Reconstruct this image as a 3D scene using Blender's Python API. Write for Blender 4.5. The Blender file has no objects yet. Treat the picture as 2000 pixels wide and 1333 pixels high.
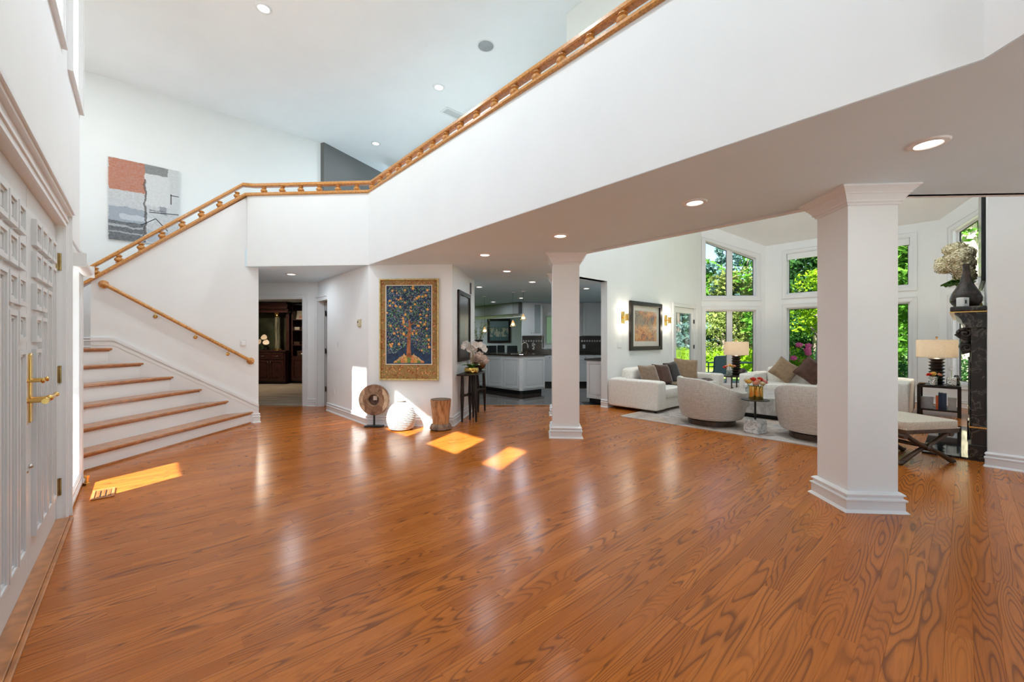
import bpy, bmesh, math, random
from mathutils import Vector, Matrix
random.seed(7)
R = math.radians
# ------------------------------------------------------------------ camera, world, sun, exposure
SC = bpy.context.scene
COL = SC.collection
EYE, F = 1.30, 800.0                       # eye height (m); focal length in pixels of the 2000 px frame
cam = bpy.data.cameras.new('camera'); cam.sensor_width = 36.0; cam.lens = 36.0 * F / 2000.0
cam.clip_start = 0.05; cam.clip_end = 400
camo = bpy.data.objects.new('camera', cam); COL.objects.link(camo)
camo.location = (0, 0, EYE); camo.rotation_euler = (R(90), 0, 0)
SC.camera = camo
ALPHA = math.atan2(.6715, .741)            # frame A: x along a (right-far), y along b (left-far)
BETA = R(-2.8)                             # frame B: nearly frontal
CA, SA = math.cos(ALPHA), math.sin(ALPHA)
def AB(a, b): return Vector((CA * a - SA * b, SA * a + CA * b))
def toab(x, y): return (CA * x + SA * y, -SA * x + CA * y)
sa, sb, sz = .90, .43, -1.01               # direction the sunlight travels, in frame A
SUN = Vector((CA * sa - SA * sb, SA * sa + CA * sb, sz)).normalized()
world = bpy.data.worlds.new('world'); SC.world = world; world.use_nodes = True
wn = world.node_tree.nodes; wl = world.node_tree.links
wn.clear()
wo = wn.new('ShaderNodeOutputWorld'); wb = wn.new('ShaderNodeBackground'); ws = wn.new('ShaderNodeTexSky')
ws.sky_type = 'NISHITA'; ws.sun_disc = False; ws.sun_elevation = R(45); ws.sun_rotation = math.atan2(-SUN.x, -SUN.y)
ws.air_density = 1.0; ws.dust_density = .6; ws.ozone_density = 1.2
wb.inputs['Strength'].default_value = 0.30
wl.new(ws.outputs[0], wb.inputs[0]); wl.new(wb.outputs[0], wo.inputs[0])
sl = bpy.data.lights.new('sun', 'SUN'); sl.energy = 22.0; sl.angle = R(0.6); sl.color = (1, .96, .91)
so = bpy.data.objects.new('sun', sl); COL.objects.link(so)
so.rotation_euler = SUN.to_track_quat('-Z', 'Y').to_euler(); so.location = (-4, -6, 12)
vs = SC.view_settings
vs.view_transform = 'Standard'; vs.look = 'None'; vs.gamma = 1.0; vs.exposure = 0.07; vs.use_curve_mapping = False
SC.cycles.use_denoising = True
SC.cycles.caustics_reflective = False; SC.cycles.caustics_refractive = False
SC.cycles.max_bounces = 10; SC.cycles.diffuse_bounces = 6; SC.cycles.transparent_max_bounces = 12
SC.cycles.sample_clamp_indirect = 6.0
LAMP = 0.90                                 # common dimmer of the ceiling downlights
LAMPCOL = (.81, .92, 1.0)

# ------------------------------------------------------------------ helpers
class G:
    """collects geometry; build() links it as one mesh object"""
    def __init__(s): s.v = []; s.f = []; s.M = None
    def add(s, vs, fs):
        k = len(s.v)
        if s.M is not None: vs = [s.M @ Vector(v) for v in vs]
        s.v += [tuple(v) for v in vs]; s.f += [tuple(i + k for i in f) for f in fs]; return s
    def box(s, x0, x1, y0, y1, z0, z1):
        return s.add([(x, y, z) for z in (z0, z1) for y in (y0, y1) for x in (x0, x1)],
                     [(0, 2, 3, 1), (4, 5, 7, 6), (0, 1, 5, 4), (2, 6, 7, 3), (0, 4, 6, 2), (1, 3, 7, 5)])
    def ext(s, pts, vec):
        n = len(pts); v = Vector(vec)
        return s.add([Vector(p) for p in pts] + [Vector(p) + v for p in pts],
                     [tuple(range(n))[::-1], tuple(range(n, 2 * n))] + [(i, (i + 1) % n, n + (i + 1) % n, n + i) for i in range(n)])
    def prism(s, pts, z0, z1): return s.ext([(p[0], p[1], z0) for p in pts], (0, 0, z1 - z0))
    def xz(s, pts, y0, y1): return s.ext([(p[0], y0, p[1]) for p in pts], (0, y1 - y0, 0))
    def yz(s, pts, x0, x1): return s.ext([(x0, p[0], p[1]) for p in pts], (x1 - x0, 0, 0))
    def ring(s, o, i, y0, y1):
        n = len(o)
        for k in range(n):
            m = (k + 1) % n
            s.xz([o[k], o[m], i[m], i[k]], y0, y1)
        return s
    def lathe(s, prof, n=20, c=(0, 0, 0), sx=1, sy=1, cap=True):
        cap = cap and prof[0] != prof[-1]
        vs = []; fs = []; m = len(prof)
        for r, z in prof:
            for k in range(n):
                t = 2 * math.pi * k / n
                vs.append((c[0] + r * sx * math.cos(t), c[1] + r * sy * math.sin(t), c[2] + z))
        for j in range(m - 1):
            for k in range(n):
                fs.append((j * n + k, j * n + (k + 1) % n, (j + 1) * n + (k + 1) % n, (j + 1) * n + k))
        if cap and prof[0][0] > 1e-5: fs.append(tuple(range(n))[::-1])
        if cap and prof[-1][0] > 1e-5: fs.append(tuple(range((m - 1) * n, m * n)))
        return s.add(vs, fs)
    def tube(s, pts, r, n=8, closed=False):
        P = [Vector(p) for p in pts]; m = len(P); vs = []; fs = []
        rr = r if isinstance(r, (list, tuple)) else [r] * m
        up = None
        for i, p in enumerate(P):
            a = P[(i - 1) % m] if (i > 0 or closed) else p; b = P[(i + 1) % m] if (i < m - 1 or closed) else p
            t = (b - a).normalized()
            if up is None:
                up = t.orthogonal().normalized()
            up = (up - t * up.dot(t)).normalized(); w = t.cross(up)
            for k in range(n):
                q = 2 * math.pi * k / n
                vs.append(p + (up * math.cos(q) + w * math.sin(q)) * rr[i])
        for i in range(m if closed else m - 1):
            j = (i + 1) % m
            for k in range(n): fs.append((i * n + k, i * n + (k + 1) % n, j * n + (k + 1) % n, j * n + k))
        if not closed: fs += [tuple(range(n))[::-1], tuple(range((m - 1) * n, m * n))]
        return s.add(vs, fs)
    def sphere(s, c, r, n=12, m=8):
        r = r if isinstance(r, (list, tuple)) else (r, r, r)
        vs = [(c[0], c[1], c[2] - r[2])]
        for j in range(1, m):
            ph = -math.pi / 2 + math.pi * j / m
            for k in range(n):
                t = 2 * math.pi * k / n
                vs.append((c[0] + r[0] * math.cos(ph) * math.cos(t), c[1] + r[1] * math.cos(ph) * math.sin(t), c[2] + r[2] * math.sin(ph)))
        vs.append((c[0], c[1], c[2] + r[2])); top = len(vs) - 1
        fs = [(0, 1 + (k + 1) % n, 1 + k) for k in range(n)]
        for j in range(m - 2):
            for k in range(n): fs.append((1 + j * n + k, 1 + j * n + (k + 1) % n, 1 + (j + 1) * n + (k + 1) % n, 1 + (j + 1) * n + k))
        fs += [(1 + (m - 2) * n + k, 1 + (m - 2) * n + (k + 1) % n, top) for k in range(n)]
        return s.add(vs, fs)
    def soft(s, x0, x1, y0, y1, z0, z1, e=.22, n=28, m=16):
        """rounded, slightly swollen block"""
        c = ((x0 + x1) / 2, (y0 + y1) / 2, (z0 + z1) / 2); h = ((x1 - x0) / 2, (y1 - y0) / 2, (z1 - z0) / 2)
        sg = lambda w, p: math.copysign(abs(w) ** p, w)
        vs = [(c[0], c[1], c[2] - h[2])]; 
        for j in range(1, m):
            ph = -math.pi / 2 + math.pi * j / m
            for k in range(n):
                t = 2 * math.pi * (k + .5) / n
                vs.append((c[0] + h[0] * sg(math.cos(ph), e) * sg(math.cos(t), e), c[1] + h[1] * sg(math.cos(ph), e) * sg(math.sin(t), e), c[2] + h[2] * sg(math.sin(ph), e)))
        vs.append((c[0], c[1], c[2] + h[2])); top = len(vs) - 1
        fs = [(0, 1 + (k + 1) % n, 1 + k) for k in range(n)]
        for j in range(m - 2):
            for k in range(n): fs.append((1 + j * n + k, 1 + j * n + (k + 1) % n, 1 + (j + 1) * n + (k + 1) % n, 1 + (j + 1) * n + k))
        fs += [(1 + (m - 2) * n + k, 1 + (m - 2) * n + (k + 1) % n, top) for k in range(n)]
        return s.add(vs, fs)
    def sweep(s, path, prof, closed=False, side=1):
        """profile (offset from path to its left*side, height) along a path of 2D or 3D points, mitred in plan"""
        P = [Vector((p[0], p[1], p[2] if len(p) > 2 else 0)) for p in path]; n = len(P); q = len(prof); vs = []; fs = []
        for i, p in enumerate(P):
            def nrm(u): 
                u = Vector((u.x, u.y)).normalized(); return Vector((-u.y, u.x)) * side
            ds = []
            if i > 0 or closed: ds.append(nrm(p - P[i - 1]))
            if i < n - 1 or closed: ds.append(nrm(P[(i + 1) % n] - p))
            m = ds[0] if len(ds) == 1 else (ds[0] + ds[1]) / max(.2, 1 + ds[0].dot(ds[1]))
            for d, z in prof: vs.append((p.x + m.x * d, p.y + m.y * d, p.z + z))
        for i in range(n if closed else n - 1):
            j = (i + 1) % n
            for k in range(q): fs.append((i * q + k, i * q + (k + 1) % q, j * q + (k + 1) % q, j * q + k))
        if not closed: fs += [tuple(range(q)), tuple(range((n - 1) * q, n * q))[::-1]]
        return s.add(vs, fs)
    def mesh(s, name, mat, bevel=0, smooth=False, seg=2, weld=False):
        bm = bmesh.new(); V = [bm.verts.new(v) for v in s.v]
        for f in s.f:
            try: bm.faces.new([V[i] for i in f])
            except ValueError: pass
        if weld: bmesh.ops.remove_doubles(bm, verts=bm.verts, dist=1e-5)
        bmesh.ops.recalc_face_normals(bm, faces=bm.faces)
        if bevel:
            es = [e for e in bm.edges if len(e.link_faces) == 2 and e.calc_face_angle(0) > .5]
            bmesh.ops.bevel(bm, geom=es, offset=bevel, segments=seg, affect='EDGES', profile=.5, clamp_overlap=True)
        me = bpy.data.meshes.new(name); bm.to_mesh(me); bm.free()
        if mat is not None: me.materials.append(mat)
        if smooth:
            for p in me.polygons: p.use_smooth = True
            try: me.set_sharp_from_angle(angle=R(40))
            except Exception: pass
        return me
    def build(s, name, mat, parent=None, loc=(0, 0, 0), rz=0, **k):
        me = s.mesh(name, mat, **k)
        o = bpy.data.objects.new(name, me); COL.objects.link(o)
        o.location = loc; o.rotation_euler = (0, 0, rz)
        if parent: o.parent = parent
        return o
def tag(o, label=None, cat=None, group=None, kind=None):
    if label: o['label'] = label
    if cat: o['category'] = cat
    if group: o['group'] = group
    if kind: o['kind'] = kind
    return o
def thing(name, label, cat, loc=(0, 0, 0), rz=0, group=None):
    o = bpy.data.objects.new(name, None); COL.objects.link(o); o.empty_display_size = .1
    o.location = (loc[0], loc[1], loc[2] if len(loc) > 2 else 0); o.rotation_euler = (0, 0, rz)
    return tag(o, label, cat, group)
def struct(g, name, mat, label, rz=0, loc=(0, 0, 0), **k):
    return tag(g.build(name, mat, None, loc, rz, **k), label, None, None, 'structure')
def place(me, name, parent, loc=(0, 0, 0), rot=(0, 0, 0), sc=(1, 1, 1)):
    o = bpy.data.objects.new(name, me); COL.objects.link(o); o.location = loc; o.rotation_euler = rot; o.scale = sc
    if parent: o.parent = parent
    return o
def copy_tree(o, parent=None):
    c = o.copy(); COL.objects.link(c)
    if parent: c.parent = parent
    for ch in list(o.children): copy_tree(ch, c)
    return c

# ------------------------------------------------------------------ materials
class N:
    def __init__(s, name):
        s.m = bpy.data.materials.new(name); s.m.use_nodes = True
        s.t = s.m.node_tree; s.t.nodes.clear()
        s.out = s.t.nodes.new('ShaderNodeOutputMaterial'); s.b = s.t.nodes.new('ShaderNodeBsdfPrincipled')
        s.t.links.new(s.b.outputs[0], s.out.inputs[0])
    def n(s, ty, ins=None, **k):
        x = s.t.nodes.new('ShaderNode' + ty)
        for a, v in k.items(): setattr(x, a, v)
        for a, v in (ins or {}).items():
            if hasattr(v, 'is_output') or isinstance(v, bpy.types.NodeSocket): s.t.links.new(v, x.inputs[a])
            else: x.inputs[a].default_value = v
        return x
    def set(s, key, v):
        if isinstance(v, bpy.types.NodeSocket): s.t.links.new(v, s.b.inputs[key])
        else: s.b.inputs[key].default_value = v
    def math(s, op, a, b=None, c=None, clamp=False):
        x = s.n('Math', operation=op, use_clamp=clamp)
        for i, v in enumerate((a, b, c)):
            if v is None: continue
            if isinstance(v, bpy.types.NodeSocket): s.t.links.new(v, x.inputs[i])
            else: x.inputs[i].default_value = v
        return x.outputs[0]
    def ramp(s, fac, stops, interp='LINEAR'):
        x = s.n('ValToRGB', {'Fac': fac}); cr = x.color_ramp; cr.interpolation = interp
        while len(cr.elements) < len(stops): cr.elements.new(.5)
        for e, (p, c) in zip(cr.elements, stops): e.position = p; e.color = (*c, 1) if len(c) == 3 else c
        return x.outputs[0]
    def mix(s, fac, a, b, mode='MIX'):
        x = s.n('MixRGB', blend_type=mode)
        for k, v in ((0, fac), (1, a), (2, b)):
            if isinstance(v, bpy.types.NodeSocket): s.t.links.new(v, x.inputs[k])
            else: x.inputs[k].default_value = (*v, 1) if isinstance(v, tuple) and len(v) == 3 else v
        return x.outputs[0]
    def noise(s, scale, vec=None, detail=3, rough=.5, dist=0):
        ins = {'Scale': scale, 'Detail': detail, 'Roughness': rough, 'Distortion': dist}
        if vec is not None: ins['Vector'] = vec
        return s.n('TexNoise', ins).outputs[0]
    def obj(s): return s.n('TexCoord').outputs['Object']
    def bump(s, h, strength=.2, dist=.01):
        s.set('Normal', s.n('Bump', {'Height': h, 'Strength': strength, 'Distance': dist}).outputs[0])
def sm(name, col, rough=.5, metal=0, var=.06, scale=6, bump=0, bscale=60, spec=.5, coat=0, sheen=0, trans=0, stretch=None, ior=1.45):
    k = N(name); v = k.obj()
    if stretch: v = k.n('Mapping', {'Vector': v, 'Scale': stretch}).outputs[0]
    nz = k.noise(scale, v, 4)
    lo = tuple(max(0, c * (1 - var * 2)) for c in col); hi = tuple(min(1, c * (1 + var * 2)) for c in col)
    k.set('Base Color', k.ramp(nz, [(.3, lo), (.7, hi)]))
    k.set('Roughness', rough); k.set('Metallic', metal); k.set('Specular IOR Level', spec)
    if coat: k.set('Coat Weight', coat); k.set('Coat Roughness', .08)
    if sheen: k.set('Sheen Weight', sheen); k.set('Sheen Roughness', .4)
    if trans: k.set('Transmission Weight', trans); k.set('IOR', ior)
    if bump: k.bump(k.noise(bscale, v, 4), bump, .004)
    return k.m
def emit(name, col, strength):
    k = N(name); k.set('Base Color', (*col, 1)); k.set('Emission Color', (*col, 1)); k.set('Emission Strength', strength); k.set('Roughness', .4)
    return k.m
WHITE = (.84, .845, .84)
M = {}
M['wall'] = sm('wall_paint', WHITE, .6, var=.008, scale=2, bump=.04, bscale=220, spec=.3)
M['ceil'] = sm('ceiling_paint', (.88, .875, .865), .7, var=.008, scale=2, bump=.03, bscale=200, spec=.2)
M['ceillow'] = sm('bounce_offset_ceiling_paint', (.73, .87, .945), .7, var=.008, scale=2, bump=.03, bscale=200, spec=.2)  # bluish tint put in to cancel the warm bounce from the floor
M['grey'] = sm('grey_and_shade_paint', (.15, .15, .147), .6, var=.01, scale=2, spec=.3)  # darkened to carry the shade of the upper-hall wall
M['trim'] = sm('trim_paint', (.80, .80, .80), .32, var=.008, scale=3)
M['door'] = sm('shaded_door_paint', (.66, .66, .655), .36, var=.01, scale=3)  # white lowered to hold the backlit shade of the front doors
M['oak'] = sm('golden_oak', (.56, .25, .062), .3, var=.16, scale=9, stretch=(6, 6, 6), coat=.3)
M['tread'] = sm('tread_oak', (.42, .165, .055), .28, var=.14, scale=5, stretch=(3, 3, 8), coat=.3)
M['brass'] = sm('brass', (.78, .50, .16), .22, 1, var=.08)
M['brassdark'] = sm('aged_brass', (.40, .28, .12), .35, 1, var=.15, scale=20)
M['steel'] = sm('steel', (.62, .60, .57), .25, 1)
M['bronze'] = sm('bronze', (.20, .12, .06), .3, .9, var=.15)
M['espresso'] = sm('espresso_wood', (.020, .012, .009), .38, var=.2, scale=12, spec=.35)
M['cherry'] = sm('dark_cherry_wood', (.045, .013, .010), .3, var=.2, scale=10, coat=.35)
M['darkwood'] = sm('carved_dark_wood', (.060, .030, .015), .38, var=.25, scale=14, bump=.1)
M['black'] = sm('black_metal', (.012, .012, .013), .4, .3)
M['blackgloss'] = sm('black_polished_stone', (.012, .012, .013), .04, var=.3, scale=20)
M['cream'] = sm('cream_fabric', (.83, .785, .72), .85, var=.04, scale=30, bump=.15, bscale=500, sheen=.3, spec=.2)
M['bench'] = sm('beige_woven_fabric', (.60, .52, .42), .9, var=.1, scale=80, bump=.3, bscale=300, spec=.2)
M['taupe'] = sm('taupe_velvet', (.23, .155, .105), .7, var=.1, scale=12, sheen=.6, spec=.2)
M['brown'] = sm('brown_velvet', (.085, .038, .026), .6, var=.15, scale=10, sheen=.5, spec=.2)
M['dkbrown'] = sm('black_brown_velvet', (.030, .020, .018), .6, var=.15, scale=10, sheen=.5, spec=.2)
M['tan'] = sm('tan_velvet', (.29, .19, .115), .7, var=.1, scale=12, sheen=.5, spec=.2)
M['gold'] = sm('gold', (.85, .58, .16), .16, 1, var=.05)
M['counter'] = sm('dark_granite', (.030, .020, .016), .12, var=.6, scale=90)
M['cab'] = sm('white_cabinet_paint', (.70, .70, .70), .35, var=.01, scale=3)
M['leaf'] = sm('orchid_leaf', (.08, .23, .03), .35, var=.25, scale=8)
M['petal'] = sm('white_petal', (.86, .85, .82), .6, var=.03, scale=9)
M['cream_petal'] = sm('cream_petal', (.80, .72, .50), .7, var=.08, scale=25)
M['peach'] = sm('peach_petal', (.85, .42, .28), .6, var=.12, scale=20)
M['pinkp'] = sm('pink_petal', (.86, .35, .33), .6, var=.15, scale=20)
M['redp'] = sm('red_petal', (.75, .06, .03), .6, var=.15, scale=20)
M['yellowp'] = sm('yellow_petal', (.83, .58, .16), .6, var=.12, scale=20)
M['stem'] = sm('plant_stem', (.45, .30, .14), .6, var=.1)
M['plastic'] = sm('white_plastic', (.78, .78, .77), .4, var=.01)
M['ivory'] = sm('ivory_plastic', (.62, .55, .38), .45, var=.02)
M['screen'] = sm('dark_screen', (.012, .012, .014), .12, var=.02)
M['patio'] = sm('patio_blue_metal', (.045, .075, .10), .45, var=.1)
M['paving'] = sm('patio_stone', (.45, .43, .40), .8, var=.12, scale=2)
M['trunk'] = sm('tree_bark', (.20, .16, .12), .9, var=.3, scale=12, stretch=(4, 4, .6), bump=.6, bscale=14)
M['exterior'] = sm('exterior_stucco', (.55, .53, .50), .8, var=.05, scale=4)

def mk_glass():
    k = N('window_glass'); k.t.nodes.remove(k.b)
    tr = k.n('BsdfTransparent', {'Color': (.96, .98, .98, 1)}); gl = k.n('BsdfGlossy', {'Roughness': .02})
    fr = k.n('LayerWeight', {'Blend': .12}); f = k.math('MULTIPLY', fr.outputs['Fresnel'], .6)
    mx = k.n('MixShader', {0: f, 1: tr.outputs[0], 2: gl.outputs[0]}); k.t.links.new(mx.outputs[0], k.out.inputs[0]); return k.m
M['glass'] = mk_glass()
def mk_clear(name, col):
    k = N(name); k.t.nodes.remove(k.b)
    tr = k.n('BsdfTransparent', {'Color': (*col, 1)}); gl = k.n('BsdfGlossy', {'Roughness': .04})
    fr = k.n('LayerWeight', {'Blend': .35}); f = k.math('MULTIPLY', fr.outputs['Facing'], .55)
    f = k.math('ADD', f, .05)
    mx = k.n('MixShader', {0: f, 1: tr.outputs[0], 2: gl.outputs[0]}); k.t.links.new(mx.outputs[0], k.out.inputs[0]); return k.m
M['clear'] = mk_clear('clear_glass', (.86, .89, .9))
M['amber'] = mk_clear('amber_glass', (.32, .12, .05))
M['smoke'] = mk_clear('smoked_glass', (.30, .28, .27))

def mk_floor():
    k = N('oak_floor')
    pos = k.n('NewGeometry')
    vr = k.n('VectorRotate', {'Vector': pos.outputs['Position'], 'Angle': -ALPHA}, rotation_type='Z_AXIS')
    sx = k.n('SeparateXYZ', {0: vr.outputs[0]})
    oi = k.n('ObjectInfo')
    r = k.math('FRACT', k.math('ADD', k.math('MULTIPLY', oi.outputs['Random'], 7.13), k.math('MULTIPLY', pos.outputs['Random Per Island'], 5.71)))
    ka = k.math('ADD', k.math('MULTIPLY', sx.outputs[0], .75), k.math('MULTIPLY', r, 53.0))
    kb = k.math('ADD', k.math('MULTIPLY', sx.outputs[1], 7.5), k.math('MULTIPLY', r, 17.0))
    v = k.n('CombineXYZ', {0: ka, 1: kb, 2: k.math('MULTIPLY', r, 29.0)}).outputs[0]
    big = k.noise(.85, v, 1.5, .35, .15)
    freq = k.math('ADD', 20.0, k.math('MULTIPLY', k.math('FRACT', k.math('MULTIPLY', r, 13.7)), 18.0))
    fr = k.math('FRACT', k.math('MULTIPLY', big, freq))
    line = k.ramp(fr, [(0, (1, 1, 1)), (.10, (.85, .85, .85)), (.32, (.12, .12, .12)), (.80, (0, 0, 0)), (.97, (.5, .5, .5)), (1, (1, 1, 1))])
    va = k.n('CombineXYZ', {0: k.math('MULTIPLY', sx.outputs[0], 5.0), 1: k.math('MULTIPLY', sx.outputs[1], 190.0), 2: r}).outputs[0]
    fine = k.noise(1.0, va, 2, .5)
    mask = k.noise(.6, v, 1)
    lw = k.math('MULTIPLY', line, k.ramp(mask, [(.32, (.25, .25, .25)), (.58, (1, 1, 1))]))
    base = k.ramp(r, [(0, (.415, .114, .014)), (.5, (.47, .136, .018)), (1, (.52, .157, .023))])
    c = k.mix(k.math('MULTIPLY', lw, .78), base, (.115, .030, .008))
    c = k.mix(k.math('MULTIPLY', k.ramp(fine, [(.45, (0, 0, 0)), (.75, (1, 1, 1))]), .35), c, (.17, .053, .014))
    k.set('Base Color', c); k.set('Roughness', k.math('ADD', .17, k.math('MULTIPLY', fine, .10))); k.set('Specular IOR Level', .30)
    k.bump(k.math('ADD', k.math('MULTIPLY', lw, -.6), k.math('MULTIPLY', fine, -.3)), .05, .002)
    return k.m
M['floor'] = mk_floor()
def mk_weave():
    k = N('linen_weave'); o = k.obj()
    a = k.noise(1, k.n('Mapping', {'Vector': o, 'Scale': (14, 14, 230)}).outputs[0], 3)
    b = k.noise(1, k.n('Mapping', {'Vector': o, 'Scale': (230, 230, 14)}).outputs[0], 3)
    m = k.math('MULTIPLY', k.math('ADD', a, b), .5)
    k.set('Base Color', k.ramp(m, [(.36, (.42, .38, .335)), (.62, (.69, .645, .585))])); k.set('Roughness', .9); k.set('Specular IOR Level', .2)
    k.bump(m, .5, .004); return k.m
M['weave'] = mk_weave()
def mk_marble(name, base, vein, sc, w=.06, rough=.2):
    k = N(name); o = k.obj()
    n = k.noise(sc, o, 6, .6, 1.2)
    k.set('Base Color', k.ramp(n, [(.38, base), (.5 - w, tuple(c * .93 for c in base)), (.5, vein), (.5 + w, tuple(c * .95 for c in base)), (.7, base)]))
    k.set('Roughness', rough); return k.m
M['marble'] = mk_marble('white_marble', (.78, .77, .76), (.38, .37, .37), 9)
M['travertine'] = mk_marble('grey_travertine', (.56, .52, .49), (.36, .32, .30), 4, .12, .4)
M['blackmarble'] = mk_marble('black_veined_marble', (.020, .018, .017), (.12, .10, .085), 5, .03, .22)
def mk_rug():
    k = N('faded_rug'); o = k.obj()
    a = k.noise(5, o, 6, .65, .6); b = k.noise(1.6, o, 3)
    c = k.ramp(a, [(.33, (.20, .19, .21)), (.46, (.42, .37, .34)), (.56, (.55, .49, .44)), (.68, (.33, .29, .30))])
    c = k.mix(k.ramp(b, [(.45, (0, 0, 0)), (.62, (.6, .6, .6))]), c, (.46, .33, .24))
    k.set('Base Color', c); k.set('Roughness', .95); k.set('Specular IOR Level', .1); k.bump(k.noise(400, o, 2), .3, .003); return k.m
M['rug'] = mk_rug()
def mk_carpet():
    k = N('study_carpet'); o = k.obj()
    n = k.noise(1, k.n('Mapping', {'Vector': o, 'Scale': (1.2, 9, 1)}).outputs[0], 4)
    k.set('Base Color', k.ramp(n, [(.35, (.27, .20, .14)), (.65, (.46, .38, .29))])); k.set('Roughness', .95); k.bump(k.noise(300, o, 2), .3, .003); return k.m
M['carpet'] = mk_carpet()
def mk_tile():
    k = N('dark_polished_tile'); o = k.obj()
    k.set('Base Color', k.ramp(k.noise(4, o, 6, .6), [(.3, (.022, .016, .013)), (.7, (.075, .055, .045))])); k.set('Roughness', .06); return k.m
M['tile'] = mk_tile()
def mk_shade():
    k = N('linen_lampshade'); k.t.nodes.remove(k.b); o = k.obj()
    n = k.noise(1, k.n('Mapping', {'Vector': o, 'Scale': (40, 40, 300)}).outputs[0], 3)
    c = k.ramp(n, [(.3, (.72, .64, .54)), (.7, (.90, .83, .73))])
    d = k.n('BsdfDiffuse', {'Color': c}); t = k.n('BsdfTranslucent', {'Color': c})
    mx = k.n('MixShader', {0: .55, 1: d.outputs[0], 2: t.outputs[0]}); k.t.links.new(mx.outputs[0], k.out.inputs[0]); return k.m
M['shade'] = mk_shade()
def mk_foliage(name, lo, hi, sc=1.5):
    k = N(name); pos = k.n('NewGeometry')
    r = pos.outputs['Random Per Island']
    c = k.mix(.5, k.ramp(r, [(0, lo), (1, hi)]), k.ramp(k.noise(sc, k.obj(), 2), [(.35, lo), (.65, hi)]))
    k.t.nodes.remove(k.b)
    d = k.n('BsdfDiffuse', {'Color': c}); t = k.n('BsdfTranslucent', {'Color': c})
    mx = k.n('MixShader', {0: .3, 1: d.outputs[0], 2: t.outputs[0]}); k.t.links.new(mx.outputs[0], k.out.inputs[0]); return k.m
M['fol_green'] = mk_foliage('leaves_green', (.03, .10, .01), (.15, .34, .045))
M['fol_lime'] = mk_foliage('leaves_lime', (.14, .27, .010), (.30, .46, .025))
M['fol_blue'] = mk_foliage('needles_blue', (.06, .14, .13), (.26, .40, .36))
M['fol_olive'] = mk_foliage('leaves_olive', (.10, .14, .03), (.32, .36, .11))
M['fol_dark'] = mk_foliage('leaves_dark', (.015, .05, .015), (.06, .15, .04))
M['fol_pink'] = mk_foliage('blossom_pink', (.65, .05, .22), (.85, .22, .42))
M['lawn'] = sm('lawn', (.20, .36, .05), .9, var=.25, scale=3, bump=.5, bscale=40)
# ------------------------------------------------------------------ the setting
HL, HH = 2.47, 5.35                        # low ceiling, great-hall ceiling
def wallseg(name, p0, p1, z0, z1, thick, mat, label, openings=()):
    """wall from p0 to p1 (world plan); thick > 0 puts the wall body to the left of p0->p1"""
    p0 = Vector(p0[:2]); p1 = Vector(p1[:2]); L = (p1 - p0).length; rz = math.atan2(p1.y - p0.y, p1.x - p0.x)
    xs = sorted({0, L} | {o[0] for o in openings} | {o[1] for o in openings}); zs = sorted({z0, z1} | {o[2] for o in openings} | {o[3] for o in openings})
    V = {}; g = G(); t = thick
    def vid(i, j, k):
        if (i, j, k) not in V: V[(i, j, k)] = len(g.v); g.v.append((xs[i], t if k else 0, zs[j]))
        return V[(i, j, k)]
    nx, nz = len(xs) - 1, len(zs) - 1
    def solid(i, j):
        if not (0 <= i < nx and 0 <= j < nz): return False
        cx = (xs[i] + xs[i + 1]) / 2; cz = (zs[j] + zs[j + 1]) / 2
        return not any(o[0] < cx < o[1] and o[2] < cz < o[3] for o in openings)
    for i in range(nx):
        for j in range(nz):
            if not solid(i, j): continue
            for k in (0, 1): g.f.append((vid(i, j, k), vid(i + 1, j, k), vid(i + 1, j + 1, k), vid(i, j + 1, k)))
            if not solid(i - 1, j): g.f.append((vid(i, j, 0), vid(i, j + 1, 0), vid(i, j + 1, 1), vid(i, j, 1)))
            if not solid(i + 1, j): g.f.append((vid(i + 1, j, 0), vid(i + 1, j + 1, 0), vid(i + 1, j + 1, 1), vid(i + 1, j, 1)))
            if not solid(i, j - 1): g.f.append((vid(i, j, 0), vid(i + 1, j, 0), vid(i + 1, j, 1), vid(i, j, 1)))
            if not solid(i, j + 1): g.f.append((vid(i, j + 1, 0), vid(i + 1, j + 1, 0), vid(i + 1, j + 1, 1), vid(i, j + 1, 1)))
    return struct(g, name, mat, label, rz, (p0.x, p0.y, 0))
BASEP = [(0, 0), (.032, 0), (.026, .012), (.020, .02), (.020, .082), (.026, .088), (.026, .098), (.014, .108), (.014, .120), (.021, .127), (.021, .136), (.008, .15), (0, .15)]
CROWN = [(0, -.135), (.012, -.13), (.012, -.118), (.026, -.108), (.026, -.098), (.05, -.06), (.058, -.056), (.058, -.048), (.088, -.016), (.095, -.012), (.095, 0), (0, 0)]
NB = [0]
def baseboard(path, label, side=1, name='baseboard_'):
    NB[0] += 1
    return struct(G().sweep(path, BASEP, False, side), name, M['trim'], label)
NT = [0]
def trimname():
    NT[0] += 1; return 'trim_%d' % NT[0]
NW = [0]
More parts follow.
